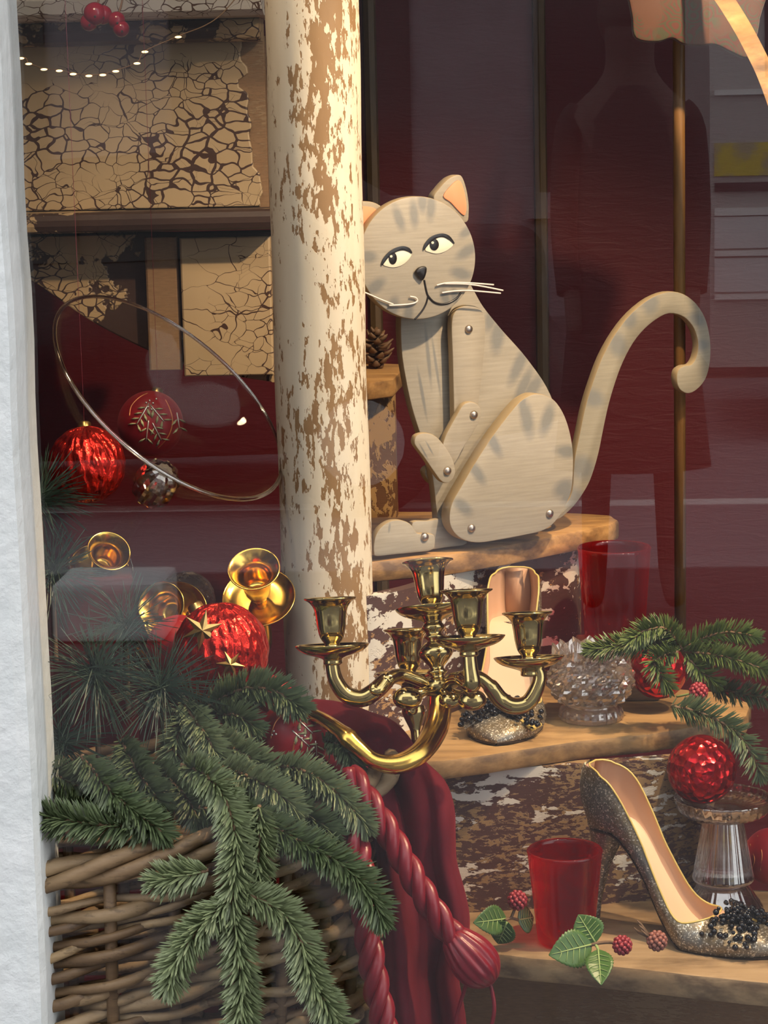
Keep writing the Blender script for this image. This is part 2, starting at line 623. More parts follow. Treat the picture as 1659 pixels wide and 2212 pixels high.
def setting():
    xf = PY(66, 1106, G - 0.01)[0]
    # post: slightly wavy old timber
    rng = np.random.default_rng(4)
    zs = np.linspace(-0.02, ZT, 60)
    V, Fc = [], []
    prof = [(-0.16, -0.05), (-0.012, -0.05), (-0.003, -0.046), (0.0, -0.036), (0.0, 0.03), (-0.16, 0.03)]
    wob = np.interp(zs, np.linspace(-0.02, ZT, 30), rng.normal(0, 0.0007, 30))
    for z, w in zip(zs, wob):
        for k, (a, b) in enumerate(prof):
            V.append((xf + a + (w if 0 < k < 5 else 0), G + b, z))
    n = len(prof)
    for i in range(len(zs) - 1):
        for k in range(n):
            k2 = (k + 1) % n
            Fc.append((i * n + k, i * n + k2, (i + 1) * n + k2, (i + 1) * n + k))
    Fc.append(tuple(range(n))); Fc.append(tuple((len(zs) - 1) * n + k for k in range(n)))
    o = make('trim_1', (V, Fc), M['frame'])
    tag(o, 'thick white painted window frame post with uneven old paint', kind='structure')
    o = make('trim_2', box(xf, X1, G - 0.05, G + 0.03, 0.22, 0.30), M['frame'])
    tag(o, 'white painted bottom rail of the shop window', kind='structure')
    o = make('trim_3', box(X1, X1 + 0.12, G - 0.05, G + 0.03, 0.0, ZT), M['frame'])
    tag(o, 'white painted far post of the shop window', kind='structure')
    o = make('trim_4', box(X0 - 0.5, X1 + 0.5, G - 0.05, G + 0.03, ZT, ZT + 0.6), M['frame'])
    tag(o, 'white painted head board above the shop window', kind='structure')
    o = make('wall_front', box(X0 - 0.5, xf - 0.16, G - 0.04, G + 0.02, 0.0, ZT), M['frame'])
    tag(o, 'white painted front wall beside the window', kind='structure')
    o = make('wall_stall', box(xf - 0.16, X1 + 0.12, G - 0.03, G + 0.02, 0.0, 0.22), M['frame'])
    tag(o, 'white painted stall riser below the window', kind='structure')
    o = make('window_1', box(xf - 0.004, X1 + 0.01, G - 0.003, G + 0.003, 0.28, ZT + 0.01), M['pane'])
    tag(o, 'large clear shop window pane reflecting the street', kind='structure')
    # the display bay behind the pane
    for nm, b, mt, lb in (
            ('wall_back', box(X0, X1, YB, YB + 0.05, FLOOR_Z - 0.05, ZT), 'wall', 'dark crimson wall behind the display'),
            ('wall_left', box(X0 - 0.05, X0, G + 0.03, YB, FLOOR_Z - 0.05, ZT), 'wall', 'dark crimson side wall behind the basket'),
            ('wall_right', box(X1, X1 + 0.05, G + 0.03, YB, FLOOR_Z - 0.05, ZT), 'wall', 'dark crimson side wall beyond the rod'),
            ('ceiling', box(X0, X1, G + 0.03, YB, ZT, ZT + 0.05), 'ceiling', 'dark red ceiling of the window bay'),
            ('floor', box(X0, X1, G + 0.03, YB, FLOOR_Z - 0.05, FLOOR_Z), 'floor', 'dark wooden floor of the window bay')):
        tag(make(nm, b, M[mt]), lb, kind='structure')
    # battens on the back wall
    for k, px in enumerate((806, 1168)):
        c = PY(px, 400, YB)
        w = 0.0085
        prof = [(-w, 0.0), (-w * 0.8, -0.010), (0, -0.014), (w * 0.8, -0.010), (w, 0.0)]
        V = [(c[0] + a, YB + b, z) for z in (FLOOR_Z, ZT) for a, b in prof]
        Fc = [(i, i + 1, 6 + i, 5 + i) for i in range(4)] + [(0, 5, 9, 4), (0, 1, 2, 3, 4), (9, 8, 7, 6, 5)]
        o = make('trim_%d' % (5 + k), (V, Fc), M['batten'])
        tag(o, ('narrow olive brown batten on the red wall beside the white post', 'narrow olive brown batten on the red wall above the cat\'s back')[k], kind='structure')


def street():
    q = Mat('pavement_stone')
    br = q.n('TexBrick', Scale=1.0, Color1=(0.095, 0.09, 0.10, 1), Color2=(0.08, 0.075, 0.085, 1), Mortar=(0.07, 0.07, 0.07, 1))
    br.inputs['Mortar Size'].default_value = 0.012
    br.inputs['Brick Width'].default_value = 0.9
    br.inputs['Row Height'].default_value = 0.6
    q.set(br.inputs['Vector'], q.co)
    q.bsdf(q.mix(q.noise(6, 5), br.outputs[0], (0.07, 0.068, 0.075), 'MIX'), 0.8)
    pav = q.m
    q = Mat('asphalt')
    q.bsdf(q.mix(q.noise(40, 4), (0.21, 0.205, 0.225), (0.28, 0.275, 0.295)), 0.85)
    asp = q.m
    white = simple('road_paint_white', (0.75, 0.75, 0.74), 0.7)
    q = Mat('worn_yellow_paint')
    q.bsdf(q.mix(q.step(q.noise(9, 5, 0.6), 0.45, 0.6), (0.62, 0.50, 0.05), (0.40, 0.37, 0.22)), 0.6)
    yellow = q.m
    tag(make('pavement', box(-8, 8, -3.6, G - 0.05, -0.3, 0.0), pav), 'grey paved footway outside the window', kind='structure')
    tag(make('kerb', box(-8, 8, -3.78, -3.6, -0.3, 0.005), simple('kerb_stone', (0.28, 0.27, 0.29), 0.7)), 'pale stone kerb along the footway', kind='structure')
    rd = make('road', box(-12, 12, -10.0, -3.78, -0.4, -0.11), asp)
    tag(rd, 'grey asphalt road seen mirrored in the pane', kind='structure')
    make('road_marking', box(-12, 12, -4.15, -4.05, -0.11, -0.106), white, rd)
    make('road_marking', box(-12, 12, -5.6, -5.48, -0.11, -0.106), white, rd)
    tag(make('pavement_opposite', box(-12, 12, -13.0, -10.0, -0.4, 0.02), pav), 'far footway across the road', kind='structure')
    q = Mat('stone_facade')
    q.bsdf(q.mix(q.noise(3, 5), (0.17, 0.15, 0.17), (0.29, 0.265, 0.29)), 0.8)
    fac = make('wall_opposite', box(-12, 12, -13.4, -13.0, -0.4, 14.0), q.m)
    tag(fac, 'pale stone shop front across the road', kind='structure')
    dk = simple('dark_window', (0.015, 0.017, 0.022), 0.15)
    for k, x in enumerate(np.arange(-10.4, 10.5, 2.6)):
        make('shop_window', box(x, x + 1.7, -13.0, -12.96, 0.9, 2.7), dk, fac)
        make('ledge', box(x - 0.1, x + 1.8, -13.0, -12.88, 0.72, 0.9), q.m, fac)
        [make('upper_window', box(x + 0.2, x + 1.4, -13.0, -12.96, zz, zz + 2.0), dk, fac) for zz in (3.9, 7.1, 10.3)]
    # parked van with a yellow stripe
    vx0, vx1, vy0, vy1 = 0.78, 5.6, -9.0, -7.2
    van = empty('parked_van', ((vx0 + vx1) / 2, (vy0 + vy1) / 2, -0.11), 'silver grey parked van with yellow side stripe, mirrored in the pane', 'van')
    silver = simple('van_silver_paint', (0.42, 0.41, 0.40), 0.35)
    light = simple('van_pale_panel', (0.66, 0.66, 0.67), 0.5)
    prof = [(vy0, 0.25), (vy0, 2.1), (vy0 + 0.25, 2.3), (vy1 - 0.25, 2.3), (vy1 - 0.08, 2.05), (vy1, 1.5), (vy1, 0.25)]
    V = [(x, a, b) for x in (vx0, vx1) for a, b in prof]
    n = len(prof)
    Fc = [(i, (i + 1) % n, n + (i + 1) % n, n + i) for i in range(n)] + [tuple(range(n))[::-1], tuple(range(n, 2 * n))]
    make('body', (V, Fc), silver, van)
    for nm, z0, z1, mt, t in (('trim_strip', 1.495, 1.52, white, 0.02), ('yellow_stripe', 1.13, 1.28, yellow, 0.012), ('dark_moulding', 1.06, 1.10, dk, 0.02),
                              ('trim_strip', 0.95, 0.985, white, 0.02), ('side_panel', 0.80, 0.945, light, 0.012), ('trim_strip', 0.765, 0.79, white, 0.02), ('side_panel', 0.60, 0.755, light, 0.010), ('trim_strip', 0.565, 0.59, white, 0.02)):
        make(nm, box(vx0 + 0.02, vx1 - 0.02, vy1, vy1 + t, z0, z1), mt, van)
    for x in (vx0 + 0.25, vx0 + 1.65, vx0 + 3.1):
        V, Fc = box(x, x + 1.2, vy1 - 0.04, vy1 + 0.004, 1.57, 1.98)
        V[:, 1] -= (V[:, 2] - 1.5) * 0.13
        make('side_window', (V, Fc), dk, van)
    rub = simple('tyre_rubber', (0.02, 0.02, 0.02), 0.8)
    for x in (vx0 + 0.95, vx1 - 1.0):
        for y in (vy1 - 0.11, vy0 + 0.11):
            w = make('wheel', lathe([(0.0, -0.1), (0.26, -0.1), (0.33, -0.06), (0.33, 0.06), (0.26, 0.1), (0.0, 0.1)], (x, y, 0.22), (0, 1, 0), 24), rub, van, True)
            make('hub_cap', lathe([(0.0, -0.105), (0.2, -0.105), (0.2, 0.105), (0.0, 0.105)], (x, y, 0.22), (0, 1, 0), 20), light, w)
    # dark car, added so its reflection covers the paler road in the pane
    cx0, cx1, cy0, cy1 = -3.75, 0.02, -6.9, -5.25
    car = empty('added_car', ((cx0 + cx1) / 2, (cy0 + cy1) / 2, -0.11), 'added dark car, its reflection hides the paler road beside the white post', 'car')
    cpaint = simple('car_dark_paint', (0.016, 0.010, 0.014), 0.3)
    side = cr([(cx0, 0.30), (cx0 + 0.02, 0.62), (cx0 + 0.5, 0.80), (cx0 + 0.95, 0.84), (cx0 + 1.45, 1.22), (cx0 + 2.0, 1.30), (cx0 + 2.7, 1.27), (cx0 + 3.3, 0.98), (cx1 - 0.05, 0.92), (cx1, 0.60), (cx1 - 0.03, 0.22), (cx0 + 1.9, 0.12), (cx0 + 0.05, 0.16)], 5, True)
    make('body', slab(side, 0.0, cy1 - cy0, 0.09, lambda u, v, w: (u, cy0 + w, v)), cpaint, car, 'auto')
    glz = simple('car_window_glass', (0.01, 0.011, 0.014), 0.08)
    for pts in ([(1.2, 0.90), (1.55, 1.18), (1.98, 1.23), (1.98, 0.90)], [(2.06, 0.90), (2.06, 1.23), (2.6, 1.20), (3.0, 0.98), (2.98, 0.92)]):
        make('side_window', slab([(cx0 + a_, b_) for a_, b_ in pts], 0, 0.02, 0.004, lambda u, v, w: (u, cy1 - 0.006 + w, v)), glz, car)
    for x in (cx0 + 0.75, cx1 - 0.72):
        for y in (cy1 - 0.08, cy0 + 0.08):
            w = make('wheel', lathe([(0.0, -0.1), (0.24, -0.1), (0.30, -0.06), (0.30, 0.06), (0.24, 0.1), (0.0, 0.1)], (x, y, 0.19), (0, 1, 0), 24), rub, car, True)
            make('hub_cap', lathe([(0.0, -0.105), (0.17, -0.105), (0.17, 0.105), (0.0, 0.105)], (x, y, 0.19), (0, 1, 0), 20), silver, w)
    kb = make('added_pale_block', slab([(-1.36, -2.85), (-1.05, -2.85), (-1.05, -2.60), (-1.36, -2.60)], 0.001, 0.17, 0.02), simple('pale_block_grey', (0.72, 0.72, 0.72), 0.8))  # pale block added to put a bright band into the reflection
    tag(kb, 'low pale block added at the kerb, mirrored as a bright band over the pine needles', 'block')
    # passer-by in a long dark coat, back to the road, mirrored in the pane
    px, py = 0.255, -3.0
    pr = empty('person', (px, py, 0.0), 'person in a long dark coat standing on the pavement, mirrored in the pane', 'person')
    J = [(0, 0, .95), (0, 0, 1.12), (0, 0, 1.30), (0, .0, 1.44), (0, .01, 1.53), (0, .02, 1.62), (0, .02, 1.73),
         (-.09, 0, .90), (-.10, .01, .50), (-.11, -.02, .10), (-.12, .10, .035),
         (.09, 0, .90), (.10, .01, .50), (.11, -.02, .10), (.12, .10, .035),
         (-.13, 0, 1.40), (-.172, -.02, 1.13), (-.163, .06, .89), (-.16, .09, .80), (.13, 0, 1.40), (.172, -.02, 1.13), (.163, .06, .89), (.16, .09, .80)]
    E = [(0, 1), (1, 2), (2, 3), (3, 4), (4, 5), (5, 6), (0, 7), (7, 8), (8, 9), (9, 10), (0, 11), (11, 12), (12, 13), (13, 14), (3, 15), (15, 16), (16, 17), (17, 18), (3, 19), (19, 20), (20, 21), (21, 22)]
    R = [.14, .13, .15, .10, .055, .085, .07, .085, .058, .045, .04, .085, .058, .045, .04, .06, .047, .034, .03, .06, .047, .034, .03]
    me = bpy.data.meshes.new('figure')
    me.from_pydata(J, E, [])
    skin = simple('dark_clothes_and_skin', (0.05, 0.035, 0.03), 0.7)
    me.materials.append(skin)
    fo = bpy.data.objects.new('figure', me)
    C.objects.link(fo); fo.parent = pr
    fo.modifiers.new('Skin', 'SKIN')
    sk = me.skin_vertices[0].data
    for v, r in zip(sk, R): v.radius = (r, r * 0.85)
    sk[0].use_root = True
    fo.modifiers.new('Subdivision', 'SUBSURF').levels = 2
    fo.modifiers['Subdivision'].render_levels = 2
    coat = simple('dark_wool_coat', (0.010, 0.009, 0.010), 0.9)
    rows = [(.42, .225, .17), (.60, .205, .16), (.80, .185, .15), (1.0, .165, .14), (1.15, .150, .135), (1.30, .150, .135), (1.40, .145, .125), (1.45, .10, .10), (1.49, .07, .08)]
    V, Fc = [], []
    for z, a, b in rows:
        for j in range(28):
            t = 2 * math.pi * j / 28
            k = 1 + 0.02 * math.sin(5 * t) * (1.3 - z)
            V.append((px + a * k * math.cos(t), py + b * k * math.sin(t), z))
    for i in range(len(rows) - 1):
        for j in range(28):
            Fc.append((i * 28 + j, i * 28 + (j + 1) % 28, (i + 1) * 28 + (j + 1) % 28, (i + 1) * 28 + j))
    make('coat', (V, Fc), coat, pr, True)
    for s in (-1, 1):
        make('sleeve', tube(cr([(px + s * .125, py, 1.42), (px + s * .155, py, 1.36), (px + s * .175, py - .02, 1.13), (px + s * .165, py + .05, .92)], 5), [.05, .058, .052, .046], 14, True), coat, pr, True)
    hair = simple('dark_hair', (0.02, 0.013, 0.01), 0.6)
    make('hair', sphere((px, py - 0.012, 1.685), 0.098, 20, 12, (0.92, 1.0, 1.1)), hair, pr, True)


setting()
street()
# ------------------------------------------------------------------ the old spiral steps
H1, H2, H3 = 0.426, 0.590, 0.752           # below the eye
Z1, Z2, Z3 = ZC - H1, ZC - H2, ZC - H3
TH = 0.022


def staircase():
    c = P(697, 900, 2.225)
    root = empty('spiral_staircase', (c[0], c[1], FLOOR_Z), 'old spiral steps with flaking cream newel post and worn wooden treads', 'staircase')
    rng = np.random.default_rng(7)
    # newel post, a little uneven
    zs = np.linspace(FLOOR_Z, ZT, 70)
    V, Fc, n = [], [], 40
    for z in zs:
        for j in range(n):
            t = 2 * math.pi * j / n
            r = 0.0441 + 0.0006 * math.sin(3 * t + z * 9) + 0.0005 * math.sin(z * 31 + t)
            V.append((c[0] + r * math.cos(t), c[1] + r * math.sin(t), z))
    for i in range(len(zs) - 1):
        for j in range(n):
            Fc.append((i * n + j, i * n + (j + 1) % n, (i + 1) * n + (j + 1) % n, (i + 1) * n + j))
    o = make('newel_post', (V, Fc), M['newel'], root, True)
    o['label'] = 'round post in flaking cream paint'

    def tread(pxs, z, mat, label, seed, th=TH, lo=0.004):
        rg = np.random.default_rng(seed)
        pts = np.array([PZ(a, b, z)[:2] for a, b in pxs])
        poly = []
        for i in range(len(pts)):                 # resample so that the worn edge can wander
            a, b = pts[i], pts[(i + 1) % len(pts)]
            k = max(2, int(np.linalg.norm(b - a) / 0.02))
            for j in range(k):
                poly.append(a + (b - a) * j / k)
        poly = np.array(poly)
        poly += np.stack([np.convolve(np.r_[d, d, d], np.ones(5) / 5, 'same')[len(d):2 * len(d)] for d in rg.normal(0, lo, (2, len(poly)))], 1)
        vf = slab(poly, z - th, z, 0.004)
        o = make('tread', vf, mat, root, 'auto')
        o['label'] = label
        return poly

    tread([(690, 1226), (805, 1212), (960, 1198), (1100, 1175), (1230, 1150), (1322, 1131), (1338, 1122), (1322, 1113), (1250, 1108), (1100, 1104), (850, 1104), (690, 1104)], Z1, M['tread'], 'worn golden tread under the cat', 1, TH, 0.003)
    tread([(770, 1560), (775, 1640), (850, 1646), (960, 1642), (1100, 1622), (1250, 1600), (1400, 1585), (1500, 1568), (1610, 1545), (1625, 1518), (1560, 1494), (1380, 1480), (1260, 1440), (1200, 1430), (900, 1430), (770, 1430)], Z2, M['tread_mid'], 'worn brown tread under the standing shoe', 2, 0.020, 0.003)
    tread([(862, 2040), (1010, 2052), (1200, 2072), (1400, 2094), (1560, 2112), (1720, 2128), (1900, 2120), (1900, 1930), (1640, 1920), (1300, 1908), (1000, 1908), (862, 1908)], Z3, M['tread_low'], 'worn grey brown tread under the silver shoe', 3, 0.024, 0.003)

    def riser(pxs, z0, z1, mat, label, th=0.014, name='riser'):
        """Curved upright board following a line of pixels on the plane z0."""
        ln = cr(np.array([PZ(a, b, z0)[:2] for a, b in pxs]), 8)
        t = np.gradient(ln, axis=0)
        nr = np.stack([-t[:, 1], t[:, 0]], 1)
        nr /= np.linalg.norm(nr, axis=1, keepdims=True)
        back = ln + nr * th
        V, Fc, k = [], [], len(ln)
        rows = np.linspace(z0, z1, 6)
        for side in (ln, back):
            for z in rows:
                V += [(a, b, z) for a, b in side]
        R_ = len(rows)
        for i in range(R_ - 1):
            for j in range(k - 1):
                a = i * k + j
                Fc.append((a, a + 1, a + k + 1, a + k))
                a += R_ * k
                Fc.append((a + k, a + k + 1, a + 1, a))
            for j in (0, k - 1):
                a, b = i * k + j, R_ * k + i * k + j
                Fc.append((a, a + k, b + k, b))
        for i in (0, R_ - 1):
            for j in range(k - 1):
                a, b = i * k + j, R_ * k + i * k + j
                Fc.append((a, a + 1, b + 1, b))
        o = make(name, (V, Fc), mat, root, 'auto')
        o['label'] = label

    riser([(790, 1598), (830, 1592), (905, 1570), (1000, 1530), (1110, 1490), (1200, 1474), (1245, 1462), (1256, 1448)], Z2, Z1 - TH, M['riser_a'], 'chipped white and brown riser below the cat')
    riser([(870, 1975), (1000, 1972), (1200, 1960), (1400, 1946), (1490, 1935), (1530, 1915)], Z3, Z2 - 0.02, M['riser_b'], 'dark riser with white and orange paint chips')
    riser([(880, 2490), (1000, 2500), (1300, 2520), (1700, 2560), (1900, 2560)], FLOOR_Z + 0.001, Z3 - 0.024, M['riser_wood'], 'bare brown wooden riser below the silver shoe')

    # one step further up, seen between post and cat
    zz = PY(835, 792, 2.62)[2]
    tread([(640, 812), (790, 826), (850, 818), (872, 796), (868, 786), (790, 783), (640, 783)], zz, M['tread'], 'orange brown tread end behind the cat', 5, 0.020, 0.002)
    a0, a1 = PZ(794, 1118, Z1), PZ(858, 1118, Z1)
    o = make('riser', box(a0[0], a1[0], a0[1], a0[1] + 0.02, Z1, zz - 0.02), M['riser_back'], root)
    o['label'] = 'flaking tan riser end behind the cat'

    # steps winding up behind the frame: painted boards
    y = 2.62

    def board(name, px0, px1, py0, py1, yy, th, mat, label, bev=0.004, rag=None):
        a, b = PY(px0, (py0 + py1) / 2, yy), PY(px1, (py0 + py1) / 2, yy)
        zt, zb = PY((px0 + px1) / 2, py0, yy)[2], PY((px0 + px1) / 2, py1, yy)[2]
        poly = [(a[0], zb), (b[0], zb), (b[0], zt), (a[0], zt)]
        if rag is not None: poly = rag(a[0], b[0], zb, zt)
        vf = slab(poly, 0, th, bev, lambda u, v, w: (u, yy + th - w, v))
        o = make(name, vf, mat, root)
        o['label'] = label
        return o
    board('tread', -420, 565, -40, 44, 2.50, 0.16, M['crackle_pale'], 'pale crackled tread edge at the top', 0.02)
    board('moulding', -420, 560, 46, 100, 2.565, 0.05, M['crackle_peel'], 'brown moulding under the pale tread', 0.012)
    board('riser', -420, 576, 90, 470, 2.62, 0.018, M['riser_wood'], 'dark board behind the crackled panel', 0.002)

    def rag(x0, x1, zb, zt):
        rg = np.random.default_rng(11)
        right = [(x1 + dx, z) for z, dx in zip(np.linspace(zb, zt, 26), np.repeat(rg.normal(0, 0.0035, 13), 2) + np.linspace(0, -0.018, 26))]
        return [(x0, zb)] + right + [(x0, zt)]
    board('riser', -420, 556, 98, 456, 2.612, 0.007, M['crackle'], 'crackled cream painted panel', 0.0015, rag)
    board('tread', -420, 594, 462, 506, 2.55, 0.12, M['crackle_peel'], 'peeling tread edge below the crackled panel', 0.008)

    def curved(x0, x1, zb, zt):
        low = [(a, b) for a, b in ((-420, 470), (-60, 560), (60, 602), (190, 690), (330, 762), (440, 800), (520, 815), (592, 826))]
        low = cr([(PY(a, b, 2.62)[0], PY(a, b, 2.62)[2]) for a, b in low], 5)
        return [tuple(q) for q in low] + [(x1, zt), (x0, zt)]
    board('riser', -420, 592, 508, 830, 2.62, 0.018, M['crackle_peel'], 'peeling board with an arched lower edge', 0.002, curved)
    board('stile', 392, 588, 512, 812, 2.600, 0.016, M['crackle'], 'lit crackled board beside the post', 0.003)
    board('stile', 316, 388, 512, 800, 2.606, 0.012, M['riser_wood'], 'dark upright strip', 0.003)
    return root


staircase()

# thin rod standing in front of the cat's tail
a = P(1466, -40, 2.44)
zt = a[2] + 0.4
b = PZ(1465, 1495, Z2)
rv = tube([(a[0], a[1], Z2 + 0.0005), (a[0], a[1], (Z2 + zt) / 2), (a[0], a[1], ZT)], 0.0064, 14)
tag(make('wooden_rod', rv, M['rod'], None, True), 'slim upright brown wooden rod in front of the cat\'s curled tail', 'rod')
# ------------------------------------------------------------------ jointed wooden cat
def crop(ox, oy, s, pts):
    return [(ox + a / s, oy + b / s) for a, b in pts]


def cat():
    base = PZ(1000, 1176, Z1)
    ang = math.radians(32)
    U = np.array([math.cos(ang), math.sin(ang), 0.0])
    V_ = np.array([0, 0, 1.0])
    N = np.cross(U, V_)                       # towards the viewer
    if np.dot(N, CAM - base) < 0: N = -N
    root = empty('wooden_cat', base, 'flat grey striped wooden cat with jointed legs sitting on the upper tread', 'cat figure')
    mw = Matrix.Identity(4)
    for i in range(3):
        mw[i][0], mw[i][1], mw[i][2], mw[i][3] = U[i], V_[i], N[i], base[i]
    root.matrix_world = mw

    def uv(px, py, w=0.0):
        r = ray(px, py)
        q = base + N * w
        t = np.dot(q - CAM, N) / np.dot(r, N)
        h = CAM + r * t - q
        return np.array([np.dot(h, U), np.dot(h, V_)])

    def uvs(pts, w=0.0):
        return np.array([uv(a, b, w) for a, b in pts])

    # painted wood; stripes are soft grey strokes of paint, each (px, py, half length, half width, angle in the picture, depth)
    def paint(name, strokes, w, base_col=(0.355, 0.315, 0.25), seed=0.0):
        q = Mat(name)
        g = q.noise(1.0, 4, 0.6, vec=q.map((24, 420, 24), loc=(seed, 0, 0), rot=(0, 0, math.radians(4))))
        acc = None
        for (sx, sy, hl, hw, an) in strokes:
            c = uv(sx, sy, w)
            nd = q.t.nodes.new('ShaderNodeMapping')
            nd.vector_type = 'TEXTURE'
            q.t.links.new(q.co, nd.inputs['Vector'])
            nd.inputs['Location'].default_value = (c[0], c[1], w)
            nd.inputs['Rotation'].default_value = (0, 0, math.radians(-an))
            nd.inputs['Scale'].default_value = (hl / 2100, hw / 2100, 0.3)
            gr = q.t.nodes.new('ShaderNodeTexGradient')
            gr.gradient_type = 'SPHERICAL'
            q.t.links.new(nd.outputs[0], gr.inputs[0])
            acc = gr.outputs['Fac'] if acc is None else q.math('MAXIMUM', acc, gr.outputs['Fac'])
        col = q.mix(q.step(g, 0.34, 0.66), tuple(c * 0.88 for c in base_col), tuple(c * 1.07 for c in base_col))
        if acc is not None:
            nz = q.math('MULTIPLY', q.noise(90, 3, vec=q.map((1, 4, 1))), 0.25)
            s = q.step(q.math('SUBTRACT', acc, nz), 0.0, 0.5)
            col = q.mix(q.math('MULTIPLY', s, 0.85), col, (0.185, 0.185, 0.175))
        q.bsdf(col, 0.55, normal=q.bump(g, 0.12, 0.001))
        return q.m
    edge = Mat('cat_cut_edge')
    edge.bsdf(edge.mix(edge.noise(6, 4, vec=edge.map((30, 30, 260))), (0.34, 0.25, 0.14), (0.48, 0.36, 0.20)), 0.6)
    edge = edge.m

    def part(name, pts, w0, w1, mat, bev=0.0018, n=5, parent=None, edge_mat=None, closed_cr=True):
        out = uvs(pts, w1)
        if closed_cr: out = cr(out, n, True)
        v, f = slab(out, w0, w1, bev)
        k = len(out)
        idx = None
        if edge_mat is not None:
            nr = (6 if bev > 0 else 2) - 1
            idx = [1 if (bev == 0 or 1 <= (i // k) <= 3) else 0 for i in range(nr * k)] + [0, 0]
        o = make(name, (v, f, idx), mat, parent or root, 'auto', local=True, mats=[edge_mat] if edge_mat else None)
        return o

    body = [(872, 640), (866, 690), (868, 760), (877, 820), (890, 880), (907, 935), (925, 985), (936, 1040), (943, 1100), (952, 1150), (1000, 1168), (1100, 1160), (1190, 1120), (1226, 1050), (1222, 960),
            (1190, 852), (1140, 775), (1085, 712), (1045, 662), (1022, 622), (1000, 590), (930, 570), (885, 590)]
    bs = [(1075, 725, 60, 26, 100), (1120, 790, 70, 22, 120), (1150, 840, 60, 24, 130), (1060, 690, 40, 22, 110), (1130, 835, 70, 20, 120), (1178, 930, 50, 20, 120), (925, 770, 90, 7, 85), (912, 850, 80, 6, 80), (942, 790, 90, 5, 82)]
    part('body', body, 0.0, 0.012, paint('cat_body_paint', bs, 0.012), edge_mat=edge)

    # tail
    tp = [(0, 2050), (70, 1960), (130, 1850), (150, 1600), (190, 1400), (232, 1200), (292, 1000), (372, 790), (480, 600), (600, 452), (740, 342), (880, 290), (1000, 307), (1100, 380), (1170, 490), (1205, 620), (1215, 740),
          (1205, 870), (1170, 980), (1100, 1060), (1030, 1085), (970, 1050), (948, 980), (958, 905), (1005, 868), (1062, 858), (1100, 800), (1115, 700), (1092, 600), (1050, 530), (985, 478), (890, 460), (800, 500), (700, 580), (610, 690), (530, 840), (470, 1000), (420, 1170), (380, 1350), (340, 1550), (290, 1720), (240, 1830), (150, 1960), (40, 2060)]
    ts = [(a, b, l, w_, r) for (a, b), l, w_, r in [((1405, 655), 40, 34, 85), ((1335, 745), 45, 34, 60), ((1282, 860), 45, 30, 20), ((1258, 1010), 50, 40, 30), ((1240, 1080), 55, 40, 40), ((1505, 690), 40, 22, 20), ((1515, 745), 34, 20, 5), ((1360, 690), 30, 30, 60)]]
    part('tail', crop(1200, 550, 3.614, tp), -0.011, 0.001, paint('cat_tail_paint', ts, 0.001, (0.31, 0.275, 0.205), 3.0), n=3, edge_mat=edge)

    # far hand, peeping out behind the near one
    part('far_paw', crop(750, 800, 2.765, [(462, 610), (485, 575), (530, 580), (560, 640), (540, 690), (490, 665)]), -0.012, -0.001, paint('cat_far_paw_paint', [], 0), edge_mat=edge)
    # feet
    leg = part('lower_leg', crop(750, 800, 2.765, [(392, 908), (480, 898), (575, 888), (660, 930), (720, 1034), (600, 1058), (500, 1072), (420, 1070), (392, 1000)]), 0.012, 0.021, paint('cat_leg_paint', [], 0.02), n=3, edge_mat=edge)
    foot = part('foot', crop(750, 800, 2.765, [(176, 1111), (160, 1085), (160, 1040), (172, 985), (203, 938), (250, 905), (300, 894), (350, 902), (388, 926), (420, 972), (470, 975), (522, 985), (524, 1050), (496, 1078), (400, 1090), (280, 1102)]), 0.021, 0.031, paint('cat_foot_paint', [(840, 1140, 16, 4, 100)], 0.03), n=4, edge_mat=edge)
    # near arm
    arm = part('upper_arm', [(976, 700), (984, 672), (1005, 660), (1031, 663), (1047, 682), (1049, 720), (1044, 790), (1036, 860), (1028, 920), (1012, 950), (990, 946), (982, 915), (980, 850), (978, 770)], 0.0175, 0.0275, paint('cat_arm_paint', [], 0.027, (0.375, 0.325, 0.25), 1.0), edge_mat=edge)
    fore = part('forearm', crop(750, 800, 2.765, [(655, 268), (695, 205), (745, 188), (790, 212), (803, 258), (785, 320), (740, 395), (690, 475), (640, 560), (590, 545), (570, 470), (585, 400), (620, 330)]), 0.029, 0.038, paint('cat_forearm_paint', [], 0.038, (0.375, 0.325, 0.25), 2.0), edge_mat=edge)
    hand = part('paw', crop(750, 800, 2.765, [(402, 430), (412, 392), (450, 375), (500, 378), (545, 405), (590, 460), (632, 530), (648, 600), (632, 652), (598, 674), (560, 660), (515, 600), (460, 520), (415, 460)]), 0.039, 0.048, paint('cat_paw_paint', [(905, 985, 30, 3, 60), (915, 975, 30, 3, 60), (928, 968, 26, 3, 60)], 0.048, (0.375, 0.325, 0.25), 4.0), edge_mat=edge)
    # haunch
    hs = [(1138, 905, 62, 24, 80), (1182, 905, 55, 24, 110), (1065, 955, 55, 18, 60), (1225, 975, 45, 22, 10), (1030, 1020, 50, 18, 55), (1218, 1055, 40, 30, -20), (1000, 1095, 40, 20, 40), (1130, 880, 60, 16, 85), (1228, 1070, 34, 26, -20)]
    ha = part('haunch', crop(750, 800, 2.765, [(1130, 140), (1190, 150), (1250, 190), (1300, 270), (1335, 380), (1352, 500), (1350, 640), (1335, 740), (1290, 840), (1230, 920), (1160, 962), (1050, 987), (920, 1012), (790, 1030), (700, 1015), (640, 970), (612, 900), (625, 800), (690, 680), (760, 560), (850, 420), (930, 310), (1020, 200), (1080, 155)]), 0.023, 0.041, paint('cat_haunch_paint', hs, 0.041, (0.375, 0.33, 0.26), 5.0), edge_mat=edge)

    # head with ears
    W_H0, W_H1 = 0.030, 0.042
    cx, cy = 902, 557
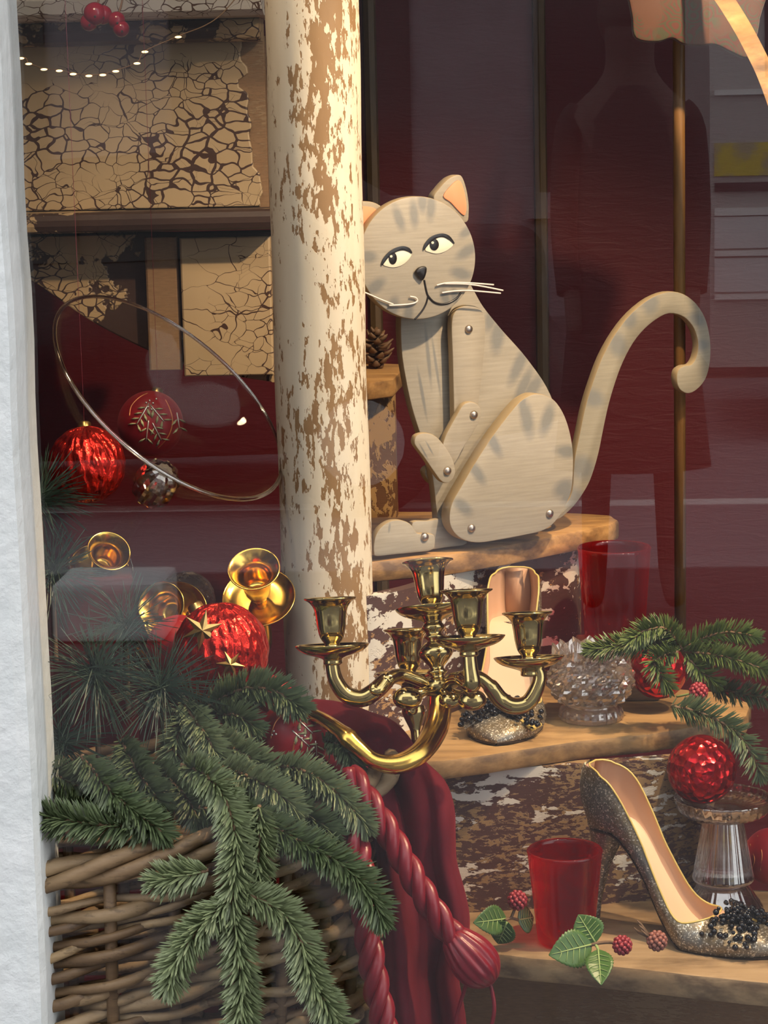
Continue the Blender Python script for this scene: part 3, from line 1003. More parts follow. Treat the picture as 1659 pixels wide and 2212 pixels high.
    hp = [(cx + 126 * math.cos(t), cy + 133 * math.sin(t)) for t in np.linspace(0, 2 * math.pi, 20, endpoint=False)]
    c5 = lambda pts: crop(750, 350, 3.318, pts)
    st5 = [(370, 405, 34, 13, 70), (478, 372, 34, 13, 85), (600, 325, 34, 14, 95), (855, 500, 24, 12, 150), (860, 640, 36, 15, 155), (815, 800, 32, 16, 195), (700, 965, 24, 12, 250), (770, 960, 20, 11, 255), (330, 1035, 26, 16, 285), (440, 1080, 24, 14, 280), (150, 680, 26, 15, 5), (205, 890, 30, 16, -30), (540, 290, 26, 14, 90)]
    hst = [(750 + a / 3.318, 350 + b / 3.318, l * 1.25, w_ * 1.25, r) for a, b, l, w_, r in st5]
    head = part('head', hp, W_H0, W_H1, paint('cat_head_paint', hst, W_H1, (0.355, 0.315, 0.25), 6.0), edge_mat=edge)
    earmat = paint('cat_ear_paint', [], 0.03, (0.33, 0.28, 0.20), 7.0)
    peach = simple('ear_peach_paint', (0.80, 0.30, 0.14), 0.6)
    e1 = part('ear', c5([(620, 260), (660, 190), (720, 125), (770, 97), (805, 92), (830, 110), (855, 180), (872, 270), (876, 350), (862, 430), (780, 420), (680, 360)]), 0.016, 0.029, earmat, n=4, edge_mat=edge)
    part('inner_ear', c5([(692, 245), (740, 175), (785, 135), (812, 138), (835, 190), (852, 270), (856, 330), (842, 382), (800, 350), (745, 290)]), 0.029, 0.0305, peach, 0.0004, 4, e1)
    e2 = part('ear', c5([(285, 350), (245, 315), (190, 288), (120, 280), (40, 290), (0, 330), (10, 420), (60, 520), (140, 600), (220, 470)]), 0.016, 0.029, earmat, n=4, edge_mat=edge)
    part('inner_ear', c5([(240, 380), (210, 340), (160, 320), (90, 318), (45, 335), (40, 400), (75, 490), (125, 565), (170, 510), (215, 440)]), 0.029, 0.0305, peach, 0.0004, 4, e2)
    white = simple('eye_white_paint', (0.86, 0.76, 0.58), 0.4)
    black = simple('black_paint', (0.012, 0.010, 0.010), 0.3)
    for wht, lid, pc in (([(258, 733), (285, 695), (320, 660), (365, 636), (410, 628), (448, 640), (463, 660), (440, 700), (395, 738), (340, 755), (290, 750)],
                          [(246, 728), (260, 690), (295, 648), (345, 615), (400, 602), (445, 615), (466, 645), (462, 655), (435, 640), (395, 632), (345, 648), (300, 682), (268, 722), (252, 742)], (328, 690, 29, 44)),
                         ([(560, 630), (585, 590), (620, 560), (665, 538), (710, 540), (745, 558), (765, 582), (745, 612), (700, 642), (645, 657), (595, 648)],
                          [(547, 618), (560, 580), (595, 540), (640, 518), (690, 512), (735, 530), (768, 575), (764, 586), (735, 560), (690, 538), (645, 545), (602, 574), (570, 610), (552, 632)], (625, 592, 33, 42))):
        e = part('eye', c5(wht), W_H1, W_H1 + 0.0008, white, 0.0002, 4, head)
        part('eyelid', c5(lid), W_H1 + 0.0008, W_H1 + 0.0016, black, 0.0002, 4, head)
        a, b, rx, ry = pc
        part('pupil', c5([(a + rx * math.cos(t), b + ry * math.sin(t)) for t in np.linspace(0, 2 * math.pi, 14, endpoint=False)]), W_H1 + 0.0008, W_H1 + 0.0014, black, 0.0002, 3, head)
        part('eye_glint', c5([(a - 12 + 9 * math.cos(t), b - 14 + 9 * math.sin(t)) for t in np.linspace(0, 2 * math.pi, 8, endpoint=False)]), W_H1 + 0.0014, W_H1 + 0.0018, white, 0.0, 3, head)
    # nose, a glossy bead
    part('nose', c5([(494, 790), (512, 762), (545, 748), (572, 752), (576, 780), (566, 820), (548, 850), (528, 838), (508, 815)]), W_H1, W_H1 + 0.005, black, 0.0022, 4, head)

    def line(name, pts, w, r, mat):
        q = uvs(c5(pts), w)
        q3 = cr([(a, b, w) for a, b in q], 6)
        return make(name, tube(q3, r, 6), mat, head, True, local=True)
    line('mouth_line', [(552, 845), (560, 890), (570, 935), (582, 962), (620, 1003), (675, 1019), (735, 1007), (785, 975), (815, 938)], W_H1 + 0.0002, 0.0011, black)
    line('mouth_line', [(580, 958), (567, 1010), (543, 1058), (512, 1098), (484, 1128)], W_H1 + 0.0002, 0.0010, black)
    wk = simple('whisker_bristle', (0.85, 0.74, 0.66), 0.4)
    for pts in ([(640, 884), (720, 866), (860, 866), (1050, 880)], [(690, 872), (860, 876), (1000, 897), (1117, 921)], [(678, 938), (760, 926), (880, 922), (1100, 941)], [(300, 1028), (400, 1023), (470, 1014), (503, 995), (490, 972), (450, 964)], [(330, 1020), (240, 985), (150, 945), (110, 930)]):
        line('whisker', pts, W_H1 + 0.0022, 0.0008, wk)
    # screws
    sm = simple('screw_steel', (0.55, 0.47, 0.40), 0.35, 1.0)

    def screw(px, py, w, parent):
        a, b = uv(px, py, w)
        v, f = lathe([(0.0, 0.0030), (0.0022, 0.0028), (0.0040, 0.0018), (0.0044, 0.0), (0.0044, -0.002)], (a, b, w), (0, 0, 1), 14)
        make('screw', (v, f), sm, parent, True, local=True)
    screw(1012, 711, 0.0275, arm)
    screw(1023, 896, 0.038, fore)
    screw(966, 1017, 0.048, hand)
    screw(917, 1160, 0.031, foot)
    screw(1018, 1141, 0.041, ha)
    screw(1187, 1109, 0.041, ha)


cat()
# ------------------------------------------------------------------ brassware
CUP = smooth_profile([(0.0, 0.012), (0.0105, 0.0125), (0.0118, 0.020), (0.0125, 0.034), (0.0150, 0.040), (0.0208, 0.0458), (0.0233, 0.0468), (0.0232, 0.0452), (0.0190, 0.0425), (0.0152, 0.037), (0.0136, 0.028), (0.0127, 0.020), (0.0105, 0.011), (0.0066, 0.0052), (0.0072, 0.0035), (0.0045, 0.0020), (0.0050, 0.0)], 3)
PAN = smooth_profile([(0.0, 0.0008), (0.010, 0.0), (0.024, 0.0004), (0.0300, 0.0030), (0.0326, 0.0050), (0.0330, 0.0040), (0.0300, 0.0005), (0.024, -0.0030), (0.013, -0.0065), (0.0085, -0.0085), (0.0085, -0.012), (0.006, -0.0135), (0.0, -0.0138)], 3)


def cup_and_pan(root, c, axis, mat, s=1.0):
    """Candle cup standing on its drip pan; c is the middle of the pan."""
    p = make('drip_pan', lathe(PAN, c, axis, 40, s), mat, root, True)
    make('candle_cup', lathe(CUP, c, axis, 36, s), mat, root, True)
    return p


def candelabra():
    hub = P(948, 1492, 2.02)
    root = empty('candelabra', P(840, 1655, 1.965), 'polished brass five-cup candelabra with curved stem leaning over the basket', 'candelabra')
    b = M['brass']
    ax = unit(P(931, 1300, 2.03) - hub)
    L = np.linalg.norm(P(933, 1322, 2.03) - hub)
    pr = [(0.0, -0.006), (0.009, -0.004), (0.0135, 0.003), (0.0115, 0.009), (0.006, 0.0125), (0.0092, 0.0165), (0.0060, 0.0200), (0.0100, 0.0250), (0.0155, 0.0330), (0.0105, 0.0410), (0.0060, 0.0440), (0.0092, 0.0470), (0.0068, 0.0505), (0.0103, 0.0555), (0.0062, 0.0610), (0.0062, L - 0.008)]
    make('stem', lathe(smooth_profile(pr, 3), hub, ax, 28), b, root, True)
    cup_and_pan(root, P(933, 1322, 2.03), ax, b, 0.97)
    # arms: pixels with depth
    arms = [
        ([(935, 1487, 2.02), (905, 1470, 2.015), (868, 1458, 2.01), (838, 1468, 2.0), (812, 1492, 2.0), (782, 1508, 2.0), (748, 1500, 2.0), (726, 1470, 2.0), (718, 1435, 2.0), (718, 1412, 2.0)], (718, 1404, 2.0), 0.97),
        ([(958, 1488, 2.02), (975, 1468, 1.99), (1000, 1466, 1.97), (1016, 1478, 1.955), (1020, 1472, 1.95), (1016, 1440, 1.95), (1013, 1398, 1.95)], (1012, 1386, 1.95), 0.94),
        ([(960, 1490, 2.03), (1000, 1462, 2.04), (1032, 1462, 2.05), (1058, 1482, 2.055), (1080, 1510, 2.06), (1108, 1525, 2.06), (1140, 1518, 2.06), (1160, 1485, 2.06), (1165, 1455, 2.06), (1150, 1436, 2.06)], (1143, 1430, 2.06), 0.95),
        ([(945, 1488, 2.03), (925, 1475, 2.06), (905, 1490, 2.085), (890, 1500, 2.10), (884, 1485, 2.10), (884, 1470, 2.10)], (884, 1462, 2.10), 0.93)]
    for pts, pc, s in arms:
        path = cr([P(*q) for q in pts], 6)
        k = len(path)
        r = 0.0058 + 0.0022 * np.sin(np.linspace(0, math.pi, k)) ** 2
        r[: k // 3] *= 0.85
        make('arm', tube(path, r, 12), b, root, True)
        cup_and_pan(root, P(*pc), unit(ax * 0.6 + np.array([0.02, 0, 0.4])), b, s)
    # leaf scroll and knobs under the arms
    make('scroll', tube(cr([P(834, 1470, 1.995), (P(818, 1492, 1.99)), P(806, 1488, 1.99), P(808, 1478, 1.99)], 5), [0.0050, 0.005, 0.0042, 0.002], 8), b, root, True)
    for q, r in (((880, 1508, 1.985), 0.0112), ((1020, 1512, 1.97), 0.0108), ((972, 1512, 2.0), 0.0085)):
        make('knob', sphere(P(*q), r, 18, 12, (1.15, 1, 0.85)), b, root, True)
        make('knob_stalk', tube([P(*q), P(q[0] + (950 - q[0]) * 0.5, q[1] - 14, 2.005), P(952, 1490, 2.015)], [0.005, 0.004, 0.006], 8), b, root, True)
    make('finial', lathe(smooth_profile([(0.0, -0.034), (0.004, -0.031), (0.0045, -0.02), (0.0075, -0.012), (0.0105, -0.004), (0.010, 0.002)], 3), P(893, 1530, 2.06), ax, 20), b, root, True)
    path = cr([P(*q) for q in ((948, 1492, 2.02), (949, 1530, 2.015), (938, 1580, 2.0), (908, 1626, 1.975), (862, 1650, 1.965), (812, 1645, 1.965), (770, 1612, 1.97), (735, 1580, 1.98), (692, 1552, 2.0), (645, 1534, 2.02))], 6)
    k = len(path)
    rr = np.interp(np.linspace(0, 1, k), [0, 0.06, 0.2, 0.45, 0.6, 0.68, 0.72, 0.78, 1], [0.008, 0.0105, 0.0112, 0.0088, 0.0068, 0.0075, 0.0088, 0.0066, 0.0055])
    make('curved_stem', tube(path, rr, 8), M['gold'], root, True)


candelabra()


def lying_candelabra():
    hub = P(440, 1490, 2.30)
    root = empty('candelabra', hub, 'golden brass candelabra lying among the greenery with cups facing out', 'candelabra')
    view = unit(CAM - P(500, 1300, 2.2))
    up = np.array([0, 0, 1.0])
    rt = np.array([1.0, 0, 0])
    for (px, py, d), a, s in (((560, 1296, 2.20), 0.74 * view + 0.66 * up - 0.10 * rt, 1.05), ((382, 1330, 2.26), 0.92 * view + 0.22 * up - 0.30 * rt, 1.0), ((214, 1238, 2.34), 0.75 * view + 0.55 * up + 0.32 * rt, 0.95)):
        a = unit(a)
        c = P(px, py, d)
        cup_and_pan(root, c, a, M['gold'], s)
        e = c - a * 0.013 * s
        make('arm', tube(cr([e, e - a * 0.03 + up * -0.02, (e + hub) / 2 - up * 0.03, hub], 6), 0.006, 10), M['gold'], root, True)
    make('hub', sphere(hub, 0.014, 18, 12), M['gold'], root, True)


lying_candelabra()

# ------------------------------------------------------------------ baubles
def bauble_mats():
    q = Mat('red_foil')
    v = q.warp(0.01, 60)
    e = q.voro(120, q.map((1, 1, 0.35), vec=v), 'F1')
    h = q.math('ADD', e, q.math('MULTIPLY', q.noise(120, 3), 0.6))
    q.bsdf(q.mix(q.noise(40, 3), (0.62, 0.012, 0.010), (0.85, 0.05, 0.03)), 0.24, 0.85, normal=q.bump(h, 0.75, 0.004))
    M['foil'] = q.m
    q = Mat('red_crackle_mirror')
    vn = q.n('TexVoronoi', _feature='F1', Scale=120.0)
    q.t.links.new(q.co, vn.inputs['Vector'])
    sep = q.n('SeparateColor', i0=vn.outputs['Color'])
    h = q.math('ADD', q.math('MULTIPLY', vn.outputs['Distance'], 0.9), q.math('MULTIPLY', sep.outputs[0], 0.6))
    q.bsdf(q.mix(sep.outputs[1], (0.40, 0.006, 0.012), (0.72, 0.03, 0.03)), 0.20, 0.85, normal=q.bump(h, 0.9, 0.005))
    M['crackle_red'] = q.m
    q = Mat('red_velvet_ball')
    q.bsdf(q.mix(q.noise(60, 3), (0.22, 0.003, 0.010), (0.38, 0.010, 0.016)), 0.45, Sheen_Weight=0.3, Sheen_Tint=(1, 0.2, 0.2, 1))
    M['ball_red'] = q.m
    M['leaf_bead'] = simple('sage_beads', (0.36, 0.36, 0.19), 0.4)
    M['braid'] = simple('copper_braid', (0.62, 0.22, 0.08), 0.35, 0.6)
    M['bead'] = simple('silver_beads', (0.80, 0.75, 0.66), 0.2, 0.7)
    M['cap'] = simple('gold_cap', (0.75, 0.52, 0.2), 0.3, 1.0)


bauble_mats()


def on_ball(c, r, u, v, lift=0.0, vx=None):
    """Point on a ball at offsets u (picture right), v (picture up) in radii, on the side facing the viewer."""
    vw, rt, up = vx
    w = math.sqrt(max(0.0, 1 - min(0.98, u * u + v * v)))
    return c + (r + lift) * (rt * u + up * v + vw * w)


def ball_axes(c):
    vw = unit(CAM - c)
    rt = unit(np.cross((0, 0, 1), vw))
    return vw, rt, np.cross(vw, rt)


def bauble(px, py, rpx, d, style, label, capdir=(0, 0.2, 1), seed=0, motifs=None, group=None, thread=False):
    c = P(px, py, d)
    r = rpx * d / F
    root = empty('bauble', c - np.array([0, 0, r]), label, 'bauble', group)
    rng = np.random.default_rng(seed)
    if style == 'foil':
        ph = rng.uniform(0, 6, 4)
        disp = lambda q: 0.016 * math.sin(24 * math.atan2(q[1], q[0]) + 5 * q[2] + ph[0]) + 0.010 * math.sin(17 * q[2] + 6 * q[0] + ph[1])
        make('shell', sphere(c, r, 110, 50, disp=disp), M['foil'], root, True)
    elif style == 'crackle':
        make('shell', sphere(c, r, 40, 24), M['crackle_red'], root, True)
    else:
        make('shell', sphere(c, r, 40, 24), M['ball_red'], root, True)
    a = unit(capdir)
    make('cap', lathe([(0.0, 0.20), (0.14, 0.20), (0.17, 0.17), (0.17, 0.06), (0.19, 0.0), (0.0, -0.06)], c + a * r * 0.96, a, 16, r), M['cap'], root, True)
    if thread:
        top = c + a * r * 1.15
        make('hanging_thread', tube(np.array([top, [top[0], top[1], (top[2] + ZT) / 2], [top[0], top[1], ZT]]), 0.00022, 5), M['cord'], root)
    if motifs:
        vx = ball_axes(c)
        for kind, *dat in motifs:
            if kind == 'braid':
                path = cr([on_ball(c, r, u, v, 0.0, vx) for u, v in dat[0]], 6)
                make('braid', tube(path, r * 0.022, 6), M['braid'], root, True)
            elif kind == 'sprig':
                (u0, v0), (u1, v1), n = dat
                path = [on_ball(c, r, u0 + (u1 - u0) * t, v0 + (v1 - v0) * t, r * 0.01, vx) for t in np.linspace(0, 1, 8)]
                make('sprig_stem', tube(path, r * 0.022, 6), M['bead'], root, True)
                dx, dy = u1 - u0, v1 - v0
                ln = math.hypot(dx, dy)
                dx, dy = dx / ln, dy / ln
                for k in range(n):
                    t = (k + 0.7) / n
                    for s in (-1, 1):
                        bu, bv = u0 + (u1 - u0) * t, v0 + (v1 - v0) * t
                        lu, lv = dx * 0.62 - dy * s * 0.78, dy * 0.62 + dx * s * 0.78
                        a0 = on_ball(c, r, bu + lu * 0.05, bv + lv * 0.05, r * 0.01, vx)
                        a1 = on_ball(c, r, bu + lu * 0.17, bv + lv * 0.17, r * 0.02, vx)
                        a2 = on_ball(c, r, bu + lu * 0.28, bv + lv * 0.28, r * 0.01, vx)
                        make('leaf', tube([a0, a1, a2], [r * 0.018, r * 0.055, r * 0.012], 6, flat=0.6), M['leaf_bead'], root, True)
            elif kind == 'bead':
                for u, v in dat[0]:
                    make('bead', sphere(on_ball(c, r, u, v, r * 0.02, vx), r * 0.035, 8, 6), M['bead'], root, True)
    return root


FLOWER = [('braid', [(-0.62, 0.25), (-0.55, 0.55), (-0.3, 0.8), (-0.05, 0.92)]), ('braid', [(0.48, 0.70), (0.62, 0.35), (0.66, 0.0), (0.52, -0.4), (0.2, -0.75)]),
          ('sprig', (-0.02, 0.60), (-0.42, -0.02), 4), ('sprig', (0.02, 0.55), (0.40, 0.05), 3), ('sprig', (0.06, 0.02), (0.30, -0.50), 3), ('sprig', (-0.05, 0.1), (-0.15, -0.5), 2), ('sprig', (0.80, 0.30), (0.86, -0.2), 2),
          ('bead', [(-0.10, 0.62), (0.0, 0.68), (0.1, 0.60), (0.05, 0.42), (-0.05, 0.5), (0.2, 0.72), (0.16, 0.36)])]
FLOWER2 = [('braid', [(-0.60, 0.0), (-0.45, 0.45), (-0.1, 0.75), (0.3, 0.85)]), ('braid', [(-0.25, -0.85), (-0.05, -0.5), (0.05, -0.1)]), ('sprig', (0.1, 0.55), (0.55, 0.1), 3), ('sprig', (0.0, 0.2), (0.45, -0.25), 3), ('sprig', (0.62, -0.1), (0.65, -0.6), 3),
           ('sprig', (-0.1, 0.7), (0.25, 0.75), 2), ('bead', [(0.2, 0.2), (0.27, 0.12), (0.33, 0.04), (0.24, -0.02), (0.16, 0.04), (-0.5, 0.2), (-0.55, 0.1), (-0.44, 0.12), (0.5, -0.35), (0.56, -0.28)])]
bauble(325, 915, 71, 2.30, 'floral', 'crimson bauble with beaded leaf sprigs seen through the glass dish', (0.15, 0.5, 0.85), 1, FLOWER, thread=True)
bauble(188, 1003, 82, 2.22, 'foil', 'crinkled red foil bauble behind the pine needles by the white frame', (-0.1, 0.4, 0.9), 2, thread=True)
bauble(478, 1404, 102, 2.10, 'foil', 'largest crinkled red foil bauble below the golden cups', (-0.5, 0.3, 0.75), 3)
bauble(388, 1400, 72, 2.16, 'floral', 'red bauble with gold braid tucked behind the largest foil bauble', (0.3, 0.5, 0.85), 4, [('braid', [(-0.3, 0.85), (0.2, 0.75), (0.55, 0.5)]), ('braid', [(0.3, -0.6), (0.6, 0.0), (0.62, 0.4)])])
bauble(632, 1594, 78, 2.025, 'floral', 'crimson bauble with leaf sprigs lying under the curved brass stem', (-0.5, 0.6, 0.6), 5, FLOWER2)
bauble(590, 1500, 42, 2.12, 'floral', 'small braided red bauble half hidden by fir beside the white post', (-0.3, 0.5, 0.6), 9, [('braid', [(-0.3, 0.8), (0.3, 0.75), (0.75, 0.4), (0.85, 0.0)]), ('braid', [(-0.1, 0.6), (0.4, 0.45), (0.65, 0.0)])])

# gold stars pinned on the foil bauble
def gold_star(px, py, d, r, rot, label):
    c = P(px, py, d)
    vw, rt, up = ball_axes(c)
    V, Fc = [c + vw * 0.004], []
    n = 6
    for k in range(2 * n):
        a = rot + math.pi * k / n
        rr = r if k % 2 == 0 else r * 0.38
        V.append(c + rr * (math.cos(a) * rt + math.sin(a) * up) - vw * (0.002 if k % 2 == 0 else 0.0))
    V.append(c - vw * 0.003)
    for k in range(2 * n):
        Fc.append((0, 1 + k, 1 + (k + 1) % (2 * n)))
        Fc.append((2 * n + 1, 1 + (k + 1) % (2 * n), 1 + k))
    tag(make('gold_flower', (V, Fc), M['cap']), label, 'ornament')


gold_star(437, 1362, 2.06, 0.019, 0.3, 'gold petalled flower ornament above the largest foil bauble')
gold_star(498, 1436, 2.035, 0.013, 0.9, 'small gold flower ornament in front of the largest foil bauble')

# ------------------------------------------------------------------ glass
def tumbler(pc, d, rt_, rb, h, label, z=None):
    c = PZ(*pc, z) if z is not None else P(*pc, d)
    pr = [(0.0, 0.0005), (rb * 0.9, 0.0005), (rb, 0.004)] + [(rb + (rt_ - rb) * t, 0.004 + (h - 0.006) * t) for t in np.linspace(0.1, 0.98, 7)] + [(rt_ + 0.0006, h - 0.001), (rt_ - 0.0008, h + 0.0005), (rt_ - 0.0030, h - 0.001)]
    inn = [(rb - 0.003 + (rt_ - rb) * t, 0.010 + (h - 0.012) * t) for t in np.linspace(0.97, 0.05, 7)] + [(rb * 0.8, 0.009), (0.0, 0.008)]
    root = make('glass_tumbler', lathe(pr + inn, c, (0, 0, 1), 48), M['red_glass'], None, True, origin=c)
    tag(root, label, 'tumbler', 'ruby glass tumblers')
    return c


tumbler((1222, 2034), None, 0.0345, 0.0262, 0.089, 'ruby red glass tumbler on the lower tread beside the silver shoe', Z3 + 0.0005)
tc = tumbler((1328, 1384), 2.40, 0.0375, 0.0310, 0.099, 'dark ruby red glass tumbler at the end of the cat\'s tread')
bk = make('wooden_block', slab([(tc[0] - 0.04, tc[1] - 0.034), (tc[0] + 0.045, tc[1] - 0.034), (tc[0] + 0.045, tc[1] + 0.034), (tc[0] - 0.04, tc[1] + 0.034)], Z2 + 0.0005, tc[2] - 0.0002, 0.004), M['riser_wood'], None)
tag(bk, 'small dark wooden block under the ruby tumbler, behind the fir', 'block')


def crystal_bowl():
    c = PZ(1277, 1551, Z2 + 0.0005)
    n, K = 84, 44
    pr = np.array(cr([(0.030, 0.0), (0.0315, 0.004), (0.0300, 0.011), (0.0265, 0.0155), (0.0335, 0.021), (0.0395, 0.031), (0.0415, 0.041), (0.0395, 0.050), (0.0360, 0.0575), (0.0345, 0.062), (0.0375, 0.070)], 4))
    tri = lambda x: abs((x % 1.0) - 0.5) * 2
    V, Fc = [], []
    for i, (r, h) in enumerate(pr):
        for j in range(n):
            t = j / n
            dm = 0.0
            if h > 0.019:
                a, b = t * 14 + h * 75, t * 14 - h * 75
                dm = 0.0030 * (min(1 - tri(a), 1 - tri(b)) * 2 - 0.5)
            elif h < 0.012:
                dm = 0.0010 * tri(t * 28)
            hz = h + (0.006 * (1 - tri(t * 14)) if i == len(pr) - 1 else 0.0)
            V.append(c + np.array([(r + dm) * math.cos(2 * math.pi * t), (r + dm) * math.sin(2 * math.pi * t), hz]))
    m0 = len(pr)
    inner = [(0.0345, 0.0665), (0.0310, 0.060), (0.0350, 0.045), (0.0345, 0.034), (0.026, 0.024), (0.010, 0.021), (0.0, 0.021)]
    for r, h in inner:
        for j in range(n):
            t = 2 * math.pi * j / n
            hz = h + (0.006 * (1 - tri(j / n * 14)) if h > 0.066 else 0)
            V.append(c + np.array([r * math.cos(t), r * math.sin(t), hz]))
    for i in range(m0 + len(inner) - 1):
        for j in range(n):
            Fc.append((i * n + j, i * n + (j + 1) % n, (i + 1) * n + (j + 1) % n, (i + 1) * n + j))
    Fc.append(tuple(range(n - 1, -1, -1)))
    tag(make('crystal_bowl', (V, Fc), M['crystal_cut'], None, False, origin=c), 'cut crystal bowl with zigzag rim on the middle tread', 'bowl')


crystal_bowl()


def hobnail():
    c = P(400, 1300, 2.38)
    ax = unit(0.5 * unit(CAM - c) + np.array([0.45, 0, 0.65]))
    r0 = 0.031
    pr = [(0.55, -1.0), (0.80, -0.78), (0.96, -0.45), (1.0, -0.1), (0.96, 0.25), (0.84, 0.55), (0.66, 0.80), (0.45, 0.93), (0.2, 1.0), (0.0, 1.01)]
    pr = smooth_profile(pr, 4)
    vf = lathe(pr, c, ax, 72, r0, mod=lambda i, t: 1 + 0.035 * max(0, math.sin(i * 1.15) * math.sin(t * 13 + (i // 5) * 1.5)))
    tag(make('hobnail_glass', vf, M['crystal_cut'], None, False), 'bumpy clear glass votive tipped behind the golden cups', 'votive')


hobnail()


def pedestal():
    c = PZ(1562, 1958, Z3 + 0.0005)
    root = empty('pedestal_stand', c, 'ribbed clear glass pedestal dish holding a red bauble', 'stand')
    rib = lambda i, t: 1 + 0.035 * abs(math.sin(t * 16))
    make('foot', lathe(smooth_profile([(0.0, 0.001), (0.034, 0.0), (0.036, 0.003), (0.030, 0.012), (0.024, 0.022), (0.020, 0.024)], 3), c, (0, 0, 1), 96, 1, rib), M['crystal'], root, True)
    make('stem', lathe(smooth_profile([(0.022, 0.024), (0.0285, 0.028), (0.0275, 0.036), (0.0235, 0.060), (0.0190, 0.085), (0.018, 0.090)], 3), c, (0, 0, 1), 96, 1, rib), M['crystal'], root, True)
    make('plate', lathe(smooth_profile([(0.0, 0.092), (0.020, 0.089), (0.040, 0.095), (0.0455, 0.108), (0.0440, 0.109), (0.038, 0.101), (0.0, 0.099)], 3), c, (0, 0, 1), 96, 1, rib), M['crystal'], root, True)
    return c


pc = pedestal()
dd = np.dot(pc - CAM, FW)
b_ = P(1516, 1662, dd - 0.012)
bauble(1516, 1662, 75, dd - 0.012, 'crackle', 'cracked mirror red bauble sitting on the glass pedestal', (0.2, 0.5, -0.7), 6)
db = next(d_ for d_ in np.arange(1.95, 2.4, 0.001) if P(1668, 1850, d_)[2] - 62 * d_ / F <= Z3 + 0.0008)
bauble(1668, 1850, 62, db, 'floral', 'pinkish red bauble cut off by the frame beside the pedestal', (0.2, 0.3, 0.9), 7, [('braid', [(-0.75, 0.4), (-0.6, -0.1), (-0.7, -0.5)]), ('braid', [(-0.5, 0.7), (-0.35, 0.1), (-0.4, -0.5)])])
bauble(1422, 1448, 62, 2.33, 'crackle', 'dark red bauble in the shade under the fir beside the crystal bowl', (0.2, 0.5, 0.8), 8)


def glass_dish():
    """Large clear dish, tipped up on its edge."""
    c = P(368, 856, 2.18)
    vw, rt, up = ball_axes(c)
    ax = unit(0.46 * vw + 0.67 * rt * 0.89 + 0.74 * up * 0.89)
    root = empty('glass_dish', c - ax * 0.078, 'large clear round glass dish tipped up on its edge beside the white post', 'dish')
    R = 0.130
    make('bowl', lathe(smooth_profile([(0.0, -0.078), (0.04, -0.074), (0.085, -0.050), (0.118, -0.018), (R, 0.0), (R + 0.0005, 0.0015), (R - 0.0022, 0.0015), (0.116, -0.016), (0.083, -0.047), (0.04, -0.070), (0.0, -0.073)], 4), c, ax, 72), M['clear_glass'], root, True)
    make('rim', lathe([(R + 0.0012, -0.0008), (R + 0.0018, 0.001), (R, 0.0024), (R - 0.0024, 0.0016), (R - 0.0016, -0.0006), (R + 0.0012, -0.0008)], c, ax, 72, caps=False), M['crystal'], root, True)


def glass_candlestick():
    ft, kn = P(218, 1222, 2.33), P(336, 1046, 2.22)
    ax = unit(kn - ft)
    L = np.linalg.norm(kn - ft)
    root = empty('glass_candlestick', ft, 'clear glass candlestick with cut knob leaning against the big glass dish', 'candlestick')
    make('knob', lathe(smooth_profile([(0.0, L + 0.024), (0.012, L + 0.023), (0.019, L + 0.014), (0.0205, L), (0.018, L - 0.014), (0.012, L - 0.020), (0.0, L - 0.021)], 3), ft, ax, 40, 1, lambda i, t: 1 + 0.07 * math.sin(9 * t)), M['crystal'], root, False)
    make('stem', lathe(smooth_profile([(0.034, 0.0), (0.033, 0.002), (0.018, 0.016), (0.011, 0.045), (0.010, L - 0.018)], 3), ft, ax, 48, caps=False), M['clear_glass'], root, True)
    make('foot_rim', lathe([(0.0345, -0.0008), (0.0352, 0.0006), (0.034, 0.002), (0.0332, 0.0006), (0.0345, -0.0008)], ft, ax, 48, caps=False), M['crystal'], root, True)


glass_dish()
glass_candlestick()


def plinth(px0, px1, d0, d1, pyt, label):
    top = P((px0 + px1) / 2, pyt, (d0 + d1) / 2)[2]
    a, b, c_, e = P(px0, pyt, d0), P(px1, pyt, d0), P(px1, pyt, d1), P(px0, pyt, d1)
    o = make('wooden_plinth', slab([a[:2], b[:2], c_[:2], e[:2]], FLOOR_Z + 0.0005, top, 0.003), M['wall'])
    tag(o, label, 'plinth')


plinth(338, 462, 2.33, 2.43, 1372, 'dark red painted plinth under the bumpy glass votive')
plinth(140, 285, 2.29, 2.40, 1226, 'taller dark red painted plinth behind the pine by the frame')

# ------------------------------------------------------------------ shoes
def shoe_mats():
    q = Mat('silver_glitter')
    vn = q.n('TexVoronoi', _feature='F1', Scale=900.0)
    q.t.links.new(q.co, vn.inputs['Vector'])
    sep = q.n('SeparateColor', i0=vn.outputs['Color'])
    col = q.mix(q.step(q.noise(22, 4), 0.42, 0.68), (0.19, 0.185, 0.17), (0.26, 0.19, 0.095))
    col = q.mix(q.step(sep.outputs[0], 0.8, 0.95), col, (0.75, 0.70, 0.60))
    q.bsdf(col, q.math('MULTIPLY_ADD', sep.outputs[1], 0.4, 0.25), 0.65, normal=q.bump(sep.outputs[2], 0.5, 0.0008))
    M['glitter'] = q.m
    M['lining'] = simple('peach_lining', (0.60, 0.36, 0.23), 0.5)
    M['insole'] = simple('cream_insole', (0.78, 0.55, 0.36), 0.45)
    M['jet'] = simple('jet_beads', (0.006, 0.006, 0.008), 0.08)
    M['shoe_sole'] = simple('dark_sole', (0.03, 0.022, 0.02), 0.5)
    M['satin'] = simple('gold_satin', (0.62, 0.46, 0.14), 0.35)


shoe_mats()


def smoothstep(a, b, x):
    t = min(1, max(0, (x - a) / (b - a)))
    return t * t * (3 - 2 * t)


